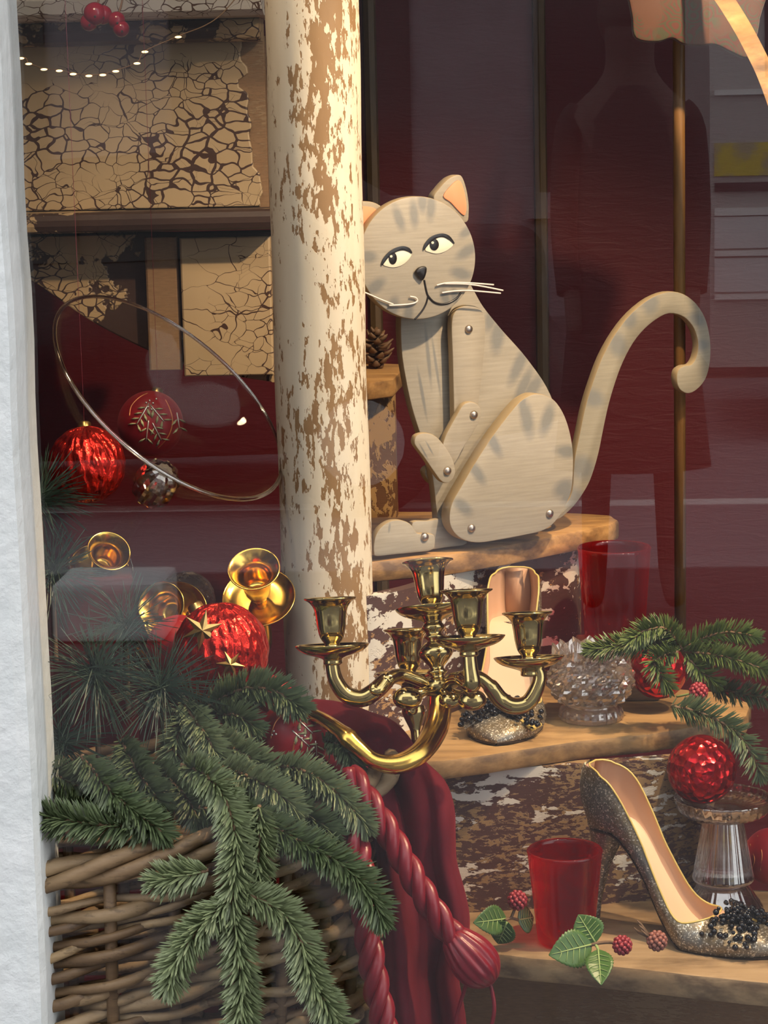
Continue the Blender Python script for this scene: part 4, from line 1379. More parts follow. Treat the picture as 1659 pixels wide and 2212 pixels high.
def shoe(origin, direction, label, seed, scale=1.0, heel_h=0.104, wide=1.0):
    origin = np.asarray(origin, float)
    dx = unit(np.array([direction[0], direction[1], 0]))
    dy = np.array([-dx[1], dx[0], 0])
    root = empty('high_heel_shoe', origin, label, 'shoe', 'silver high heeled pumps')
    gx = lambda x: float(np.interp(x, [-0.02, 0, 0.03, 0.06, 0.152, 0.23], [-0.02, 0, 0.026, 0.048, 0.110, 0.200]))
    Wd = lambda x, y, z: origin + scale * (dx * gx(x) + dy * y * wide + np.array([0, 0, z]))
    L = 0.230
    xs = np.concatenate([np.linspace(0.0, 0.03, 8), np.linspace(0.036, 0.15, 20), np.linspace(0.154, 0.178, 9), np.linspace(0.183, L, 12)])
    zs = lambda x: heel_h * (1 - smoothstep(0.030, 0.152, x)) + 0.003 * smoothstep(0.19, L, x)
    hwf = lambda x: float(np.interp(x, [0, 0.004, 0.012, 0.025, 0.045, 0.085, 0.12, 0.150, 0.170, 0.195, 0.212, 0.222, 0.228, L], [0.008, 0.015, 0.020, 0.0240, 0.0255, 0.0225, 0.028, 0.0355, 0.037, 0.0325, 0.024, 0.015, 0.008, 0.001]))
    edge = lambda x: float(np.interp(x, [0, 0.012, 0.03, 0.06, 0.09, 0.13, 0.155, 0.172, 0.19, 0.21, 0.222, L], [0.062, 0.060, 0.052, 0.038, 0.031, 0.027, 0.027, 0.031, 0.029, 0.021, 0.013, 0.004]))
    TH0 = 0.172

    def we(x, hw):
        if x < 0.138: return hw * (0.93 if x > 0.02 else 0.85)
        if x >= TH0: return 0.0
        t = (x - 0.138) / (TH0 - 0.138)
        return hw * 0.93 * math.sqrt(max(0, 1 - t * t))
    NT = 25

    def section(x, inn=0.0, lift=0.0):
        hw = max(0.0005, hwf(x) - inn)
        ze = edge(x)
        w = max(0.0, we(x, hwf(x)) - inn * 0.5)
        pts = []
        for t in np.linspace(-1, 1, NT):
            s = -1 if t < 0 else 1
            a = abs(t)
            if a < 0.4:
                y, z = hw * 0.9 * a / 0.4, lift
            else:
                u = (a - 0.4) / 0.6
                p0, p1, p2 = (hw * 0.9, lift), (hw * 1.14, ze * (0.55 if x < TH0 else 1.05)), (w, ze)
                y = (1 - u) ** 2 * p0[0] + 2 * u * (1 - u) * p1[0] + u * u * p2[0]
                z = (1 - u) ** 2 * p0[1] + 2 * u * (1 - u) * p1[1] + u * u * p2[1]
            back = -0.010 * math.sin(math.pi * min(1, z / max(ze, 1e-4)) * 0.8) * max(0, 1 - x / 0.03) if x < 0.03 else 0
            pts.append(Wd(x + back, s * y, zs(x) + z))
        return pts

    def grid(xl, **kw):
        V, Fc = [], []
        for x in xl: V += section(x, **kw)
        for i in range(len(xl) - 1):
            for j in range(NT - 1):
                Fc.append((i * NT + j, i * NT + j + 1, (i + 1) * NT + j + 1, (i + 1) * NT + j))
        return V, Fc
    V, Fc = grid(xs)
    Fc.append(tuple(range(NT)))
    up = make('upper', (V, Fc), M['glitter'], root, True)
    xi = [x for x in xs if 0.0015 < x < 0.20]
    V, Fc = grid([0.003] + xi[1:], inn=0.0016, lift=0.002)
    Fc.append(tuple(range(NT)))
    make('lining', (V, Fc), M['lining'], root, True)
    V, Fc = [], []
    xk = [x for x in xs if 0.004 < x < 0.185]
    for x in xk:
        w = max(0.0008, hwf(x) - 0.0032)
        for t in (-1, -0.5, 0, 0.5, 1): V.append(Wd(x, t * w, zs(x) + 0.0042 + 0.0012 * t * t))
    for i in range(len(xk) - 1):
        for j in range(4): Fc.append((i * 5 + j, i * 5 + j + 1, i * 5 + j + 6, i * 5 + j + 5))
    make('insole', (V, Fc), M['insole'], root, True)
    # piping along the opening
    lf, rg = [], []
    for x in [x for x in xs if x <= TH0]:
        w = we(x, hwf(x))
        lf.append(Wd(x, -w, zs(x) + edge(x))); rg.append(Wd(x, w, zs(x) + edge(x)))
    make('piping', tube(np.array(lf[::-1] + rg), 0.0010, 6), M['satin'], up, True)
    # sole
    V, Fc = [], []
    xk = [x for x in xs if x > 0.004]
    for x in xk:
        w = hwf(x) * 0.93
        for t in (-1, 1):
            V.append(Wd(x, t * w, zs(x) + 0.0006)); V.append(Wd(x, t * w * 0.97, zs(x) - 0.0018))
    for i in range(len(xk) - 1):
        a, b = 4 * i, 4 * i + 4
        Fc += [(a, a + 1, b + 1, b), (a + 2, b + 2, b + 3, a + 3), (a + 1, a + 3, b + 3, b + 1)]
    make('sole', (V, Fc), M['shoe_sole'], root, True)
    # heel
    hp = np.array([Wd(0.018, 0, heel_h + 0.004), Wd(0.017, 0, heel_h - 0.010), Wd(0.010, 0, heel_h * 0.62), Wd(0.004, 0, heel_h * 0.3), Wd(0.001, 0, 0.003)])
    make('heel', tube(cr(hp, 5), np.array([0.0195, 0.0165, 0.0095, 0.0060, 0.0050]) * scale, 16), M['glitter'], root, True)
    make('heel_tip', tube([Wd(0.001, 0, 0.0032), Wd(0.001, 0, 0.0)], 0.0053 * scale, 14), M['shoe_sole'], root, True)
    # beaded bow on the vamp
    rng = np.random.default_rng(seed)
    parts = []
    for k in range(260):
        s = rng.choice((-1, 1))
        a = abs(rng.normal(0, 0.5))
        yy = s * min(1.0, a) * 0.034
        half = 0.006 + 0.017 * min(1.0, abs(yy) / 0.02)
        xx = 0.192 + rng.uniform(-half, half)
        zz = zs(xx) + edge(min(xx, L)) * (1 - (yy / 0.045) ** 2) + rng.uniform(0.0, 0.013)
        parts.append(sphere(Wd(xx, yy, zz), rng.uniform(0.0018, 0.0034) * scale, 8, 6))
    o = make('beaded_bow', merge(*parts), M['jet'], root, True)
    o['kind'] = 'stuff'
    o['label'] = 'glossy black beaded bow'
    for s in (-1, 1):
        V = [Wd(0.178, s * 0.004, 0.030), Wd(0.196, s * 0.004, 0.030), Wd(0.212, s * 0.030, 0.012), Wd(0.190, s * 0.036, 0.012)]
        V = np.array(V + [v + np.array([0, 0, 0.002]) for v in V])
        make('bow_tail', (V, [(0, 1, 2, 3), (7, 6, 5, 4), (0, 4, 5, 1), (1, 5, 6, 2), (2, 6, 7, 3), (3, 7, 4, 0)]), M['glitter'] if s < 0 else M['satin'], root)
    return root


hb = PZ(1283, 1992, Z3)
shoe(hb + np.array([0, 0, 0.0003]), PZ(1720, 2072, Z3) - hb, 'silver glitter high heel with peach lining standing side-on on the lower tread', 5, 0.97, 0.100)
toe = PZ(1072, 1612, Z2)
dr = unit(toe - PZ(1122, 1512, Z2))
shoe(toe - dr * 0.175 + np.array([0, 0, 0.0003]), dr, 'silver glitter high heel standing toe-first on the middle tread behind the candelabra', 6, 0.88, 0.098, 1.25)
# ------------------------------------------------------------------ wicker basket
def wicker_mats():
    out = []
    for k, (a, b) in enumerate((((0.13, 0.075, 0.036), (0.30, 0.195, 0.10)), ((0.20, 0.125, 0.062), (0.40, 0.28, 0.155)), ((0.075, 0.042, 0.022), (0.19, 0.115, 0.055)), ((0.28, 0.18, 0.085), (0.50, 0.35, 0.19)))):
        q = Mat('wicker_%s' % ('brown', 'tan', 'dark', 'pale')[k])
        n = q.noise(14, 5, 0.65, vec=q.map((1, 1, 4), loc=(k * 3, 0, 0)))
        sp = q.step(q.noise(70, 3, 0.6, vec=q.map((1, 1, 2.5))), 0.56, 0.68)
        q.bsdf(q.mix(q.math('MULTIPLY', sp, 0.6), q.mix(q.step(n, 0.3, 0.7), a, b), tuple(c * 0.35 for c in a)), 0.6, normal=q.bump(n, 0.5, 0.002))
        out.append(q.m)
    return out


BC = P(120, 1860, 2.075)
BC = np.array([BC[0], BC[1], FLOOR_Z])
BRX, BRY, BTOP = 0.305, 0.185, 0.800


def basket():
    wm = wicker_mats()
    rng = np.random.default_rng(21)
    root = empty('wicker_basket', BC, 'large oval brown wicker basket with rough uneven weave', 'basket')

    def pt(th, z, dr=0.0, tilt=0.050):
        k = 0.86 + 0.14 * (z - FLOOR_Z) / (BTOP - FLOOR_Z)
        x = math.cos(th)
        return np.array([BC[0] + (BRX * k + dr) * x, BC[1] + (BRY * k + dr) * math.sin(th), z + tilt * x])
    NS = 34
    for k in range(NS):
        th = 2 * math.pi * k / NS
        make('stake', tube([pt(th, z) for z in np.linspace(FLOOR_Z + 0.013 + max(0, -0.05 * math.cos(th)), BTOP - 0.004, 6)], 0.0055, 7), wm[2], root, True)
    z = FLOOR_Z + 0.055
    row = 0
    while z < BTOP - 0.02:
        a = rng.uniform(0, 2 * math.pi)
        end = a + 2 * math.pi
        while a < end - 0.2:
            span = rng.uniform(1.3, 2.6)
            b = min(a + span, end)
            if end - b < 0.5: b = end
            n = int((b - a) / 0.055) + 4
            r0 = rng.uniform(0.0040, 0.0066)
            ph1, ph2, am = rng.uniform(0, 6), rng.uniform(0, 6), rng.uniform(0.0015, 0.0055)
            lean = rng.normal(0, 0.006)
            path, rad = [], []
            for i, th in enumerate(np.linspace(a - 0.08, b + 0.08, n)):
                u = i / (n - 1)
                wv = 0.0065 * math.cos(NS * th / 2 + math.pi * row)
                end_in = -0.012 * (max(0, 1 - u / 0.08) + max(0, (u - 0.92) / 0.08))
                path.append(pt(th, z + am * math.sin(th * 5 + ph1) + 0.5 * am * math.sin(th * 11 + ph2) + lean * (u - 0.5) * 2, wv + end_in))
                rad.append(r0 * (0.75 + 0.25 * math.sin(math.pi * u) + 0.06 * math.sin(th * 23 + ph2)))
            make('wicker_strand', tube(path, np.array(rad), 8), wm[int(rng.choice(4, p=[0.42, 0.27, 0.2, 0.11]))], root, True)
            a = b
        z += rng.uniform(0.0090, 0.0122)
        row += 1
    # twisted border
    for k in range(3):
        path = []
        for th in np.linspace(0, 2 * math.pi, 150):
            q = th * 9 + k * 2 * math.pi / 3
            path.append(pt(th, BTOP - 0.004 + 0.008 * math.sin(q), 0.009 * math.cos(q)))
        make('border_strand', tube(path, 0.0066 + 0.0008 * np.sin(np.linspace(0, 40, 150) + k), 8, False), wm[(0, 1, 0)[k]], root, True)
    th = np.linspace(0, 2 * math.pi, 48, endpoint=False)
    poly = [(BC[0] + BRX * 0.84 * math.cos(t), BC[1] + BRY * 0.84 * math.sin(t)) for t in th]
    make('base', slab(poly, FLOOR_Z + 0.001, FLOOR_Z + 0.014, 0.003), wm[2], root)


basket()

# ------------------------------------------------------------------ velvet drape and cords
def velvet():
    rows = [  # y, left, right, depth left, depth right
        (1528, 640, 700, 2.16, 2.17), (1534, 640, 770, 2.13, 2.15), (1556, 645, 840, 2.10, 2.11), (1590, 660, 876, 2.075, 2.07), (1640, 700, 906, 2.05, 2.045), (1690, 742, 955, 2.02, 2.025), (1745, 775, 974, 2.0, 2.015), (1800, 800, 977, 1.99, 2.01),
        (1860, 815, 980, 1.985, 2.01), (1920, 822, 996, 1.98, 2.005), (1980, 828, 1008, 1.98, 2.0), (2040, 832, 1004, 1.975, 2.0), (2110, 836, 985, 1.975, 1.995), (2190, 840, 998, 1.97, 1.99), (2290, 845, 1004, 1.97, 1.985), (2400, 848, 1004, 1.965, 1.985), (2520, 850, 1010, 1.965, 1.985)]
    rr = cr(np.array(rows, float), 4)
    n = 44
    V, Fc = [], []
    for i, (y, l, r, dl, dr) in enumerate(rr):
        t = i / (len(rr) - 1)
        for j in range(n + 1):
            u = j / n
            grow = smoothstep(0.12, 0.40, t)
            skew = u + 0.10 * math.sin(t * 3.2) - 0.12 * (1 - t)
            fold = grow * (0.017 * math.sin(skew * 8.2 + 0.5 * math.sin(t * 5)) + 0.006 * math.sin(skew * 19 + 1.1 + t * 3))
            fold += (1 - grow) * 0.012 * math.sin(u * 4 + t * 26)
            dd_ = dl + (dr - dl) * u - 0.018 * math.sin(math.pi * u) - fold
            px = l + (r - l) * u + 5 * grow * math.sin(skew * 8.2 + 1.5)
            V.append(P(px, y + 9 * math.sin(u * 7) * (1 - grow), dd_))
    k = n + 1
    for i in range(len(rr) - 1):
        for j in range(n):
            Fc.append((i * k + j, i * k + j + 1, (i + 1) * k + j + 1, (i + 1) * k + j))
    o = make('velvet_drape', (V, Fc), M['velvet'], None, True)
    s = o.modifiers.new('Solidify', 'SOLIDIFY'); s.thickness = 0.004; s.offset = -1
    tag(o, 'burgundy velvet cloth draped over the basket side', 'cloth')


velvet()


def cord(pts, R, pitch, label, tassel=None):
    path = cr([P(*q) for q in pts], 14)
    seg = np.r_[0, np.cumsum(np.linalg.norm(np.diff(path, axis=0), axis=1))]
    n = max(40, int(seg[-1] / 0.004))
    ss = np.linspace(0, seg[-1], n)
    path = np.stack([np.interp(ss, seg, path[:, k]) for k in range(3)], 1)
    t, X, Y = frames(path)
    root = empty('twisted_cord', path[-1], label, 'cord', 'crimson twisted cords')
    for k in range(3):
        a = 2 * math.pi * (ss / pitch + k / 3)
        hp = path + R * 0.54 * (np.cos(a)[:, None] * X + np.sin(a)[:, None] * Y)
        make('cord_strand', tube(hp, R * 0.485, 10), M['cord'], root, True)
    if tassel:
        c, ax = path[-1], unit(path[-1] - path[-6])
        pr = smooth_profile([(0.0, -0.006), (0.010, -0.004), (0.0150, 0.004), (0.0190, 0.016), (0.0195, 0.028), (0.0165, 0.038), (0.009, 0.046), (0.0, 0.049)], 3)
        make('knot', lathe(pr, c, ax, 120, 1.0, lambda i, a_: 1 + 0.035 * math.sin(15 * a_ + i * 0.12)), M['cord'], root, True)
        for q in tassel:
            make('thread', tube(cr([P(*z) for z in q], 8), 0.0017, 7), M['cord'], root, True)


cord([(752, 1668, 1.955), (772, 1695, 1.95), (800, 1738, 1.945), (840, 1800, 1.94), (880, 1872, 1.935), (918, 1938, 1.93), (952, 1990, 1.93), (984, 2028, 1.93)], 0.0118, 0.066, 'crimson twisted silk cord ending in a rounded tassel knot with loose threads',
     [[(1020, 2085, 1.93), (1012, 2110, 1.935), (1000, 2150, 1.94), (988, 2190, 1.945), (980, 2240, 1.95)], [(1028, 2075, 1.93), (1050, 2100, 1.93), (1065, 2150, 1.93), (1067, 2190, 1.93), (1055, 2240, 1.935)]])
cord([(700, 1700, 1.97), (722, 1738, 1.95), (752, 1790, 1.935), (776, 1850, 1.925), (786, 1920, 1.92), (790, 1990, 1.918), (800, 2060, 1.915), (814, 2140, 1.915), (836, 2240, 1.915), (850, 2330, 1.915)], 0.0118, 0.066, 'crimson twisted silk cord hanging straight down in front of the wicker')

# ------------------------------------------------------------------ greenery
def green(name, a, b, rough=0.45, scale=90):
    q = Mat(name)
    q.bsdf(q.mix(q.noise(scale, 3), a, b), rough)
    return q.m


FIR = [green('fir_needles_fresh', (0.105, 0.140, 0.062), (0.240, 0.280, 0.145)), green('fir_needles_deep', (0.058, 0.090, 0.040), (0.150, 0.190, 0.088)), green('fir_needles_olive', (0.060, 0.100, 0.022), (0.150, 0.200, 0.060))]
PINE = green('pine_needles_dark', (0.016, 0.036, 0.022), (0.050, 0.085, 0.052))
BARK = green('fir_bark', (0.10, 0.055, 0.03), (0.22, 0.13, 0.07), 0.7)


def needle_mesh(base, tip, w):
    """Many slim needles at once: base, tip (n,3), width w (n,)."""
    n = len(base)
    d = tip - base
    ln = np.linalg.norm(d, axis=1, keepdims=True)
    d = d / ln
    h = np.where(np.abs(d[:, 2:3]) < 0.9, np.array([[0, 0, 1.0]]), np.array([[1.0, 0, 0]]))
    x = np.cross(h, d); x /= np.linalg.norm(x, axis=1, keepdims=True)
    y = np.cross(d, x)
    V = np.zeros((n, 8, 3))
    V[:, 0] = base
    for k in range(3):
        a = 2 * math.pi * k / 3
        o = (math.cos(a) * x + math.sin(a) * y) * w[:, None]
        V[:, 1 + k] = base + d * ln * 0.18 + o
        V[:, 4 + k] = base + d * ln * 0.80 + o * 0.9
    V[:, 7] = tip
    f0 = [(0, 2, 1), (0, 3, 2), (0, 1, 3), (1, 2, 5, 4), (2, 3, 6, 5), (3, 1, 4, 6), (4, 5, 7), (5, 6, 7), (6, 4, 7)]
    Fc = [tuple(8 * i + q for q in f) for i in range(n) for f in f0]
    return V.reshape(-1, 3), Fc


def fir_twig(path, rng, nl=0.019, dens=3300, w=0.00085, fwd=0.62, flatness=0.55):
    seg = np.r_[0, np.cumsum(np.linalg.norm(np.diff(path, axis=0), axis=1))]
    L = seg[-1]
    n = int(L * dens)
    s = np.sort(rng.uniform(0, L, n))
    s = np.r_[s, L - rng.uniform(0, 0.004, 36)]
    c = np.stack([np.interp(s, seg, path[:, k]) for k in range(3)], 1)
    t, X, Y = frames(path)
    T = np.stack([np.interp(s, seg, t[:, k]) for k in range(3)], 1)
    T /= np.linalg.norm(T, axis=1, keepdims=True)
    vw = CAM - c; vw /= np.linalg.norm(vw, axis=1, keepdims=True)
    side = np.cross(T, vw); side /= np.linalg.norm(side, axis=1, keepdims=True)
    top = np.cross(side, T)
    top *= np.sign(np.sum(top * vw, axis=1, keepdims=True) + 1e-9)
    m_ = len(s)
    a = rng.uniform(0, 2 * math.pi, m_)
    rad = side * np.cos(a)[:, None] + top * (np.sin(a) * flatness + 0.12)[:, None]
    rad /= np.linalg.norm(rad, axis=1, keepdims=True)
    endf = np.clip((s - (L - 0.012)) / 0.012, 0, 1)
    f = fwd + rng.normal(0, 0.13, m_) + endf * 1.1
    d = T * f[:, None] + rad
    d /= np.linalg.norm(d, axis=1, keepdims=True)
    ln = nl * rng.uniform(0.78, 1.12, m_) * (1 - 0.30 * endf) * np.clip(0.6 + s / 0.02, 0, 1)
    return needle_mesh(c, c + d * ln[:, None] + rad * 0.0, np.full(m_, w) * rng.uniform(0.8, 1.2, m_))


FIR_N = [0]


def fir(twigs, label, group, mat=0, nl=0.0195, dens=6200, w=0.00085, seed=None):
    FIR_N[0] += 1
    rng = np.random.default_rng(100 + FIR_N[0] if seed is None else seed)
    first = P(*twigs[0][0])
    root = empty('fir_branch', first, label, 'branch', group)
    for tw in twigs:
        path = cr([P(*q) for q in tw], 8)
        path = path + rng.normal(0, 0.0003, path.shape)
        tg = make('twig', tube(path, np.linspace(0.0019, 0.0009, len(path)), 6), BARK, root, True)
        nd = make('needles', fir_twig(path, rng, nl, dens, w), FIR[mat], tg)
        nd['kind'] = 'stuff'


GB = 'fir branches in the basket'
fir([[(392, 1652, 1.90), (440, 1672, 1.88), (482, 1720, 1.87), (508, 1800, 1.862), (508, 1880, 1.86), (500, 1960, 1.86)],
     [(560, 1740, 1.885), (560, 1800, 1.88), (556, 1870, 1.875), (535, 1935, 1.87)],
     [(450, 1880, 1.862), (395, 1893, 1.862), (335, 1905, 1.865)],
     [(495, 1945, 1.858), (430, 2005, 1.856), (385, 2070, 1.856), (362, 2135, 1.858)],
     [(502, 1950, 1.862), (516, 2060, 1.862), (522, 2150, 1.864), (515, 2260, 1.866)],
     [(520, 1925, 1.862), (600, 1965, 1.86), (648, 2030, 1.86), (672, 2110, 1.86), (745, 2240, 1.862)]],
    'long forked fir branch hanging down the front of the basket', GB, 0, 0.0205, 6400, 0.00092)
fir([[(430, 1745, 1.90), (540, 1765, 1.892), (640, 1812, 1.885), (730, 1862, 1.88), (790, 1920, 1.878), (825, 1985, 1.88)]], 'fir branch arching right towards the crimson cords', GB, 1, 0.021)
fir([[(470, 1650, 1.93), (540, 1680, 1.91), (600, 1712, 1.90), (640, 1752, 1.90)], [(560, 1690, 1.93), (600, 1730, 1.92), (610, 1765, 1.915)]], 'short fir tip below the floral bauble', GB, 0, 0.019)
fir([[(590, 1650, 1.945), (670, 1672, 1.93), (735, 1718, 1.925), (790, 1785, 1.925)]], 'fir tip drooping onto the crimson cord', GB, 0, 0.019)
fir([[(395, 1520, 1.97), (440, 1580, 1.95), (470, 1640, 1.945), (490, 1690, 1.94)], [(405, 1540, 1.97), (380, 1600, 1.96), (372, 1650, 1.96)]], 'upright fir sprig between pine needles and foil bauble', GB, 0, 0.019)
fir([[(450, 1525, 2.01), (520, 1490, 2.0), (585, 1490, 1.99), (648, 1528, 1.985)], [(470, 1545, 2.0), (510, 1545, 1.99), (550, 1570, 1.985)]], 'bushy fir sprig under the largest foil bauble', GB, 1, 0.021)
fir([[(450, 1590, 1.98), (510, 1620, 1.96), (570, 1655, 1.95), (625, 1700, 1.945)], [(470, 1640, 1.97), (540, 1690, 1.95), (600, 1735, 1.94)]], 'broad fir sprig in front of the floral bauble', GB, 0, 0.021)
fir([[(175, 1632, 1.90), (235, 1705, 1.885), (300, 1760, 1.88), (355, 1800, 1.88)]], 'fir tip pointing up by the pine needles', GB, 1, 0.020)
fir([[(350, 1785, 1.895), (250, 1785, 1.88), (160, 1775, 1.872), (80, 1760, 1.868)]], 'fir branch lying along the basket rim by the frame', GB, 1, 0.021)
fir([[(80, 1650, 1.92), (150, 1690, 1.91), (240, 1740, 1.90)], [(260, 1600, 1.95), (300, 1670, 1.92), (350, 1740, 1.905)], [(330, 1650, 1.95), (400, 1720, 1.92), (430, 1775, 1.91)]], 'dark fir branch filling the basket behind the rim', GB, 1, 0.020)
fir([[(630, 1690, 1.955), (675, 1715, 1.945), (700, 1772, 1.94)]], 'small fir tip beside the straight cord', GB, 1, 0.017)
fir([[(700, 1600, 2.0), (740, 1612, 1.985), (772, 1655, 1.98)]], 'tiny fir tip by the end of the curved brass stem', GB, 1, 0.016)
fir([[(480, 1720, 1.94), (560, 1720, 1.93), (660, 1760, 1.92), (720, 1800, 1.92)], [(300, 1700, 1.95), (400, 1690, 1.95), (480, 1720, 1.95)], [(420, 1600, 1.99), (500, 1640, 1.97), (570, 1680, 1.97)]], 'deep green fir branch lying inside the basket', GB, 1, 0.021)

GR = 'fir sprays beside the crystal bowl'
fir([[(1475, 1405, 2.24), (1440, 1360, 2.23), (1395, 1362, 2.22), (1358, 1388, 2.215)], [(1470, 1400, 2.24), (1380, 1392, 2.24), (1275, 1402, 2.25)], [(1465, 1408, 2.23), (1415, 1425, 2.215), (1425, 1455, 2.21), (1445, 1482, 2.21)],
     [(1475, 1400, 2.24), (1555, 1366, 2.23), (1630, 1374, 2.22)], [(1475, 1408, 2.24), (1570, 1420, 2.22), (1660, 1448, 2.21)], [(1480, 1415, 2.24), (1515, 1450, 2.23), (1548, 1474, 2.23)]],
    'spreading fir spray in front of the dark ruby tumbler', GR, 2, 0.0165, 4200, 0.0008)
fir([[(1530, 1482, 2.26), (1600, 1498, 2.24), (1680, 1510, 2.23)]], 'fir tip beside the red bramble berry on the middle tread', GR, 1, 0.016, 3200, 0.0008)
fir([[(1450, 1525, 2.17), (1520, 1542, 2.16), (1588, 1580, 2.15), (1625, 1630, 2.145), (1642, 1672, 2.145)]], 'fir branch curving over the bauble on the pedestal', GR, 1, 0.0185, 3200, 0.0008)


def pine(px, py, d, L, n, label, seed, spread=1.0, aim=None):
    rng = np.random.default_rng(seed)
    c = P(px, py, d)
    vw, rt, up = ball_axes(c)
    a = rng.uniform(0, 2 * math.pi, n)
    z = rng.uniform(0.05, 0.95, n)
    rr = np.sqrt(1 - z * z) * spread
    d3 = rr[:, None] * (np.cos(a)[:, None] * rt + np.sin(a)[:, None] * up) + (z * 0.45)[:, None] * vw
    if aim is not None: d3 = d3 + (aim[0] * rt + aim[1] * up)
    d3 /= np.linalg.norm(d3, axis=1, keepdims=True)
    ln = L * rng.uniform(0.6, 1.1, n)
    b0 = c + rng.normal(0, 0.003, (n, 3))
    mid = b0 + d3 * (ln * 0.5)[:, None]
    tip = b0 + d3 * ln[:, None] + np.array([0, 0, -1.0]) * (ln * rng.uniform(0.02, 0.16, n))[:, None]
    tip[:, 1] = np.maximum(tip[:, 1], G + 0.008)
    w = np.full(n, 0.00055)
    v1, f1 = needle_mesh(b0, mid + (mid - b0) * 0.04, w)
    v2, f2 = needle_mesh(mid - (mid - b0) * 0.04, tip, w * 0.8)
    root = empty('pine_sprig', c, label, 'sprig', 'long needled pine sprigs')
    o = make('needles', merge((v1, f1), (v2, f2)), PINE, root)
    o['kind'] = 'stuff'
    q = c - vw * 0.05 - up * 0.05
    make('twig', tube(cr([q - up * 0.03, q, c + vw * 0.002], 6), 0.0025, 7), BARK, root, True)


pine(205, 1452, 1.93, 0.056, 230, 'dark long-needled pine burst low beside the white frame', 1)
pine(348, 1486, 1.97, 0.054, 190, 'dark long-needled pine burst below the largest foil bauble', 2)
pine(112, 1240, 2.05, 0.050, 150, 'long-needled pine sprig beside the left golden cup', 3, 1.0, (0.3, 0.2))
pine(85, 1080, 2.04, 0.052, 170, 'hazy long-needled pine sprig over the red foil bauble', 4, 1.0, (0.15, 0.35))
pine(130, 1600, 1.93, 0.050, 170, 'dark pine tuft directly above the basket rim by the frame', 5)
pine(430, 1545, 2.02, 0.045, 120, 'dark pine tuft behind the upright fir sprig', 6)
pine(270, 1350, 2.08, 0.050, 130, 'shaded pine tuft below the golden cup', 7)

# ------------------------------------------------------------------ leaf sprigs with berries
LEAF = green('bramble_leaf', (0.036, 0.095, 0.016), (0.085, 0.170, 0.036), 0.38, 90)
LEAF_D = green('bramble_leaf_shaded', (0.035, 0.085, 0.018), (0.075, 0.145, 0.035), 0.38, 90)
VEIN = simple('leaf_vein', (0.30, 0.40, 0.14), 0.5)
qb = Mat('bramble_berry')
qb.bsdf(qb.mix(qb.noise(150, 2), (0.20, 0.012, 0.022), (0.42, 0.05, 0.06)), 0.4)
BERRY = qb.m
qb = Mat('faded_berry')
qb.bsdf(qb.mix(qb.noise(150, 2), (0.22, 0.08, 0.05), (0.36, 0.13, 0.10)), 0.5)
BERRY2 = qb.m


def leaf(root, base, tip, width, mat, cup=0.12):
    b, t = np.asarray(base), np.asarray(tip)
    L = np.linalg.norm(t - b)
    a = (t - b) / L
    vw = unit(CAM - b)
    s = unit(np.cross(a, vw))
    up = np.cross(s, a)
    if np.dot(up, vw) < 0: up = -up
    n, m_ = 40, 8
    V, Fc = [], []
    for i in range(n + 1):
        u = i / n
        hw = width * (math.sin(math.pi * u ** 0.80) ** 0.85) * (1 + 0.055 * math.sin(u * 82)) if 0 < i < n else width * 0.02
        for j in range(m_ + 1):
            v = j / m_ * 2 - 1
            lift = cup * L * (u * (1 - u) * 0.9 + 0.5 * abs(v) * math.sin(math.pi * u) - 0.06 * math.sin(u * 26) * (1 - abs(v)) * abs(v) * 2)
            V.append(b + a * L * u + s * v * hw + up * lift)
    for i in range(n):
        for j in range(m_):
            Fc.append((i * (m_ + 1) + j, i * (m_ + 1) + j + 1, (i + 1) * (m_ + 1) + j + 1, (i + 1) * (m_ + 1) + j))
    o = make('leaf', (V, Fc), mat, root, True)
    sd = o.modifiers.new('Solidify', 'SOLIDIFY'); sd.thickness = 0.0006
    mid = [b + a * L * u + up * (cup * L * u * (1 - u) * 0.9 + 0.0006) for u in np.linspace(0.0, 0.95, 8)]
    vs = [tube(mid, np.linspace(0.0009, 0.0003, 8), 6)]
    for u0 in (0.16, 0.30, 0.44, 0.58, 0.72):
        for sg in (-1, 1):
            q = []
            for v in (0.0, 0.25, 0.5, 0.75):
                u = u0 + 0.16 * v
                hw = width * (math.sin(math.pi * u ** 0.80) ** 0.85)
                lift = cup * L * (u * (1 - u) * 0.9 + 0.5 * v * math.sin(math.pi * u) - 0.06 * math.sin(u * 26) * (1 - v) * v * 2)
                q.append(b + a * L * u + s * sg * v * hw + up * (lift + 0.0004))
            vs.append(tube(q, [0.0004, 0.0004, 0.0003, 0.0002], 4))
    make('vein', merge(*vs), VEIN, o, True)


def berry(root, c, r, mat=None, nm='berry'):
    parts = [sphere(c, r * 0.8, 10, 8)]
    k = 46
    for i in range(k):
        z = 1 - 2 * (i + 0.5) / k
        a = i * 2.39996
        q = np.array([math.sqrt(1 - z * z) * math.cos(a), math.sqrt(1 - z * z) * math.sin(a), z])
        parts.append(sphere(c + q * r * 0.82, r * 0.25, 6, 5))
    make(nm, merge(*parts), mat or BERRY, root, True)


c4 = lambda x, y: (1000 + x / 2.517, 1600 + y / 2.517)


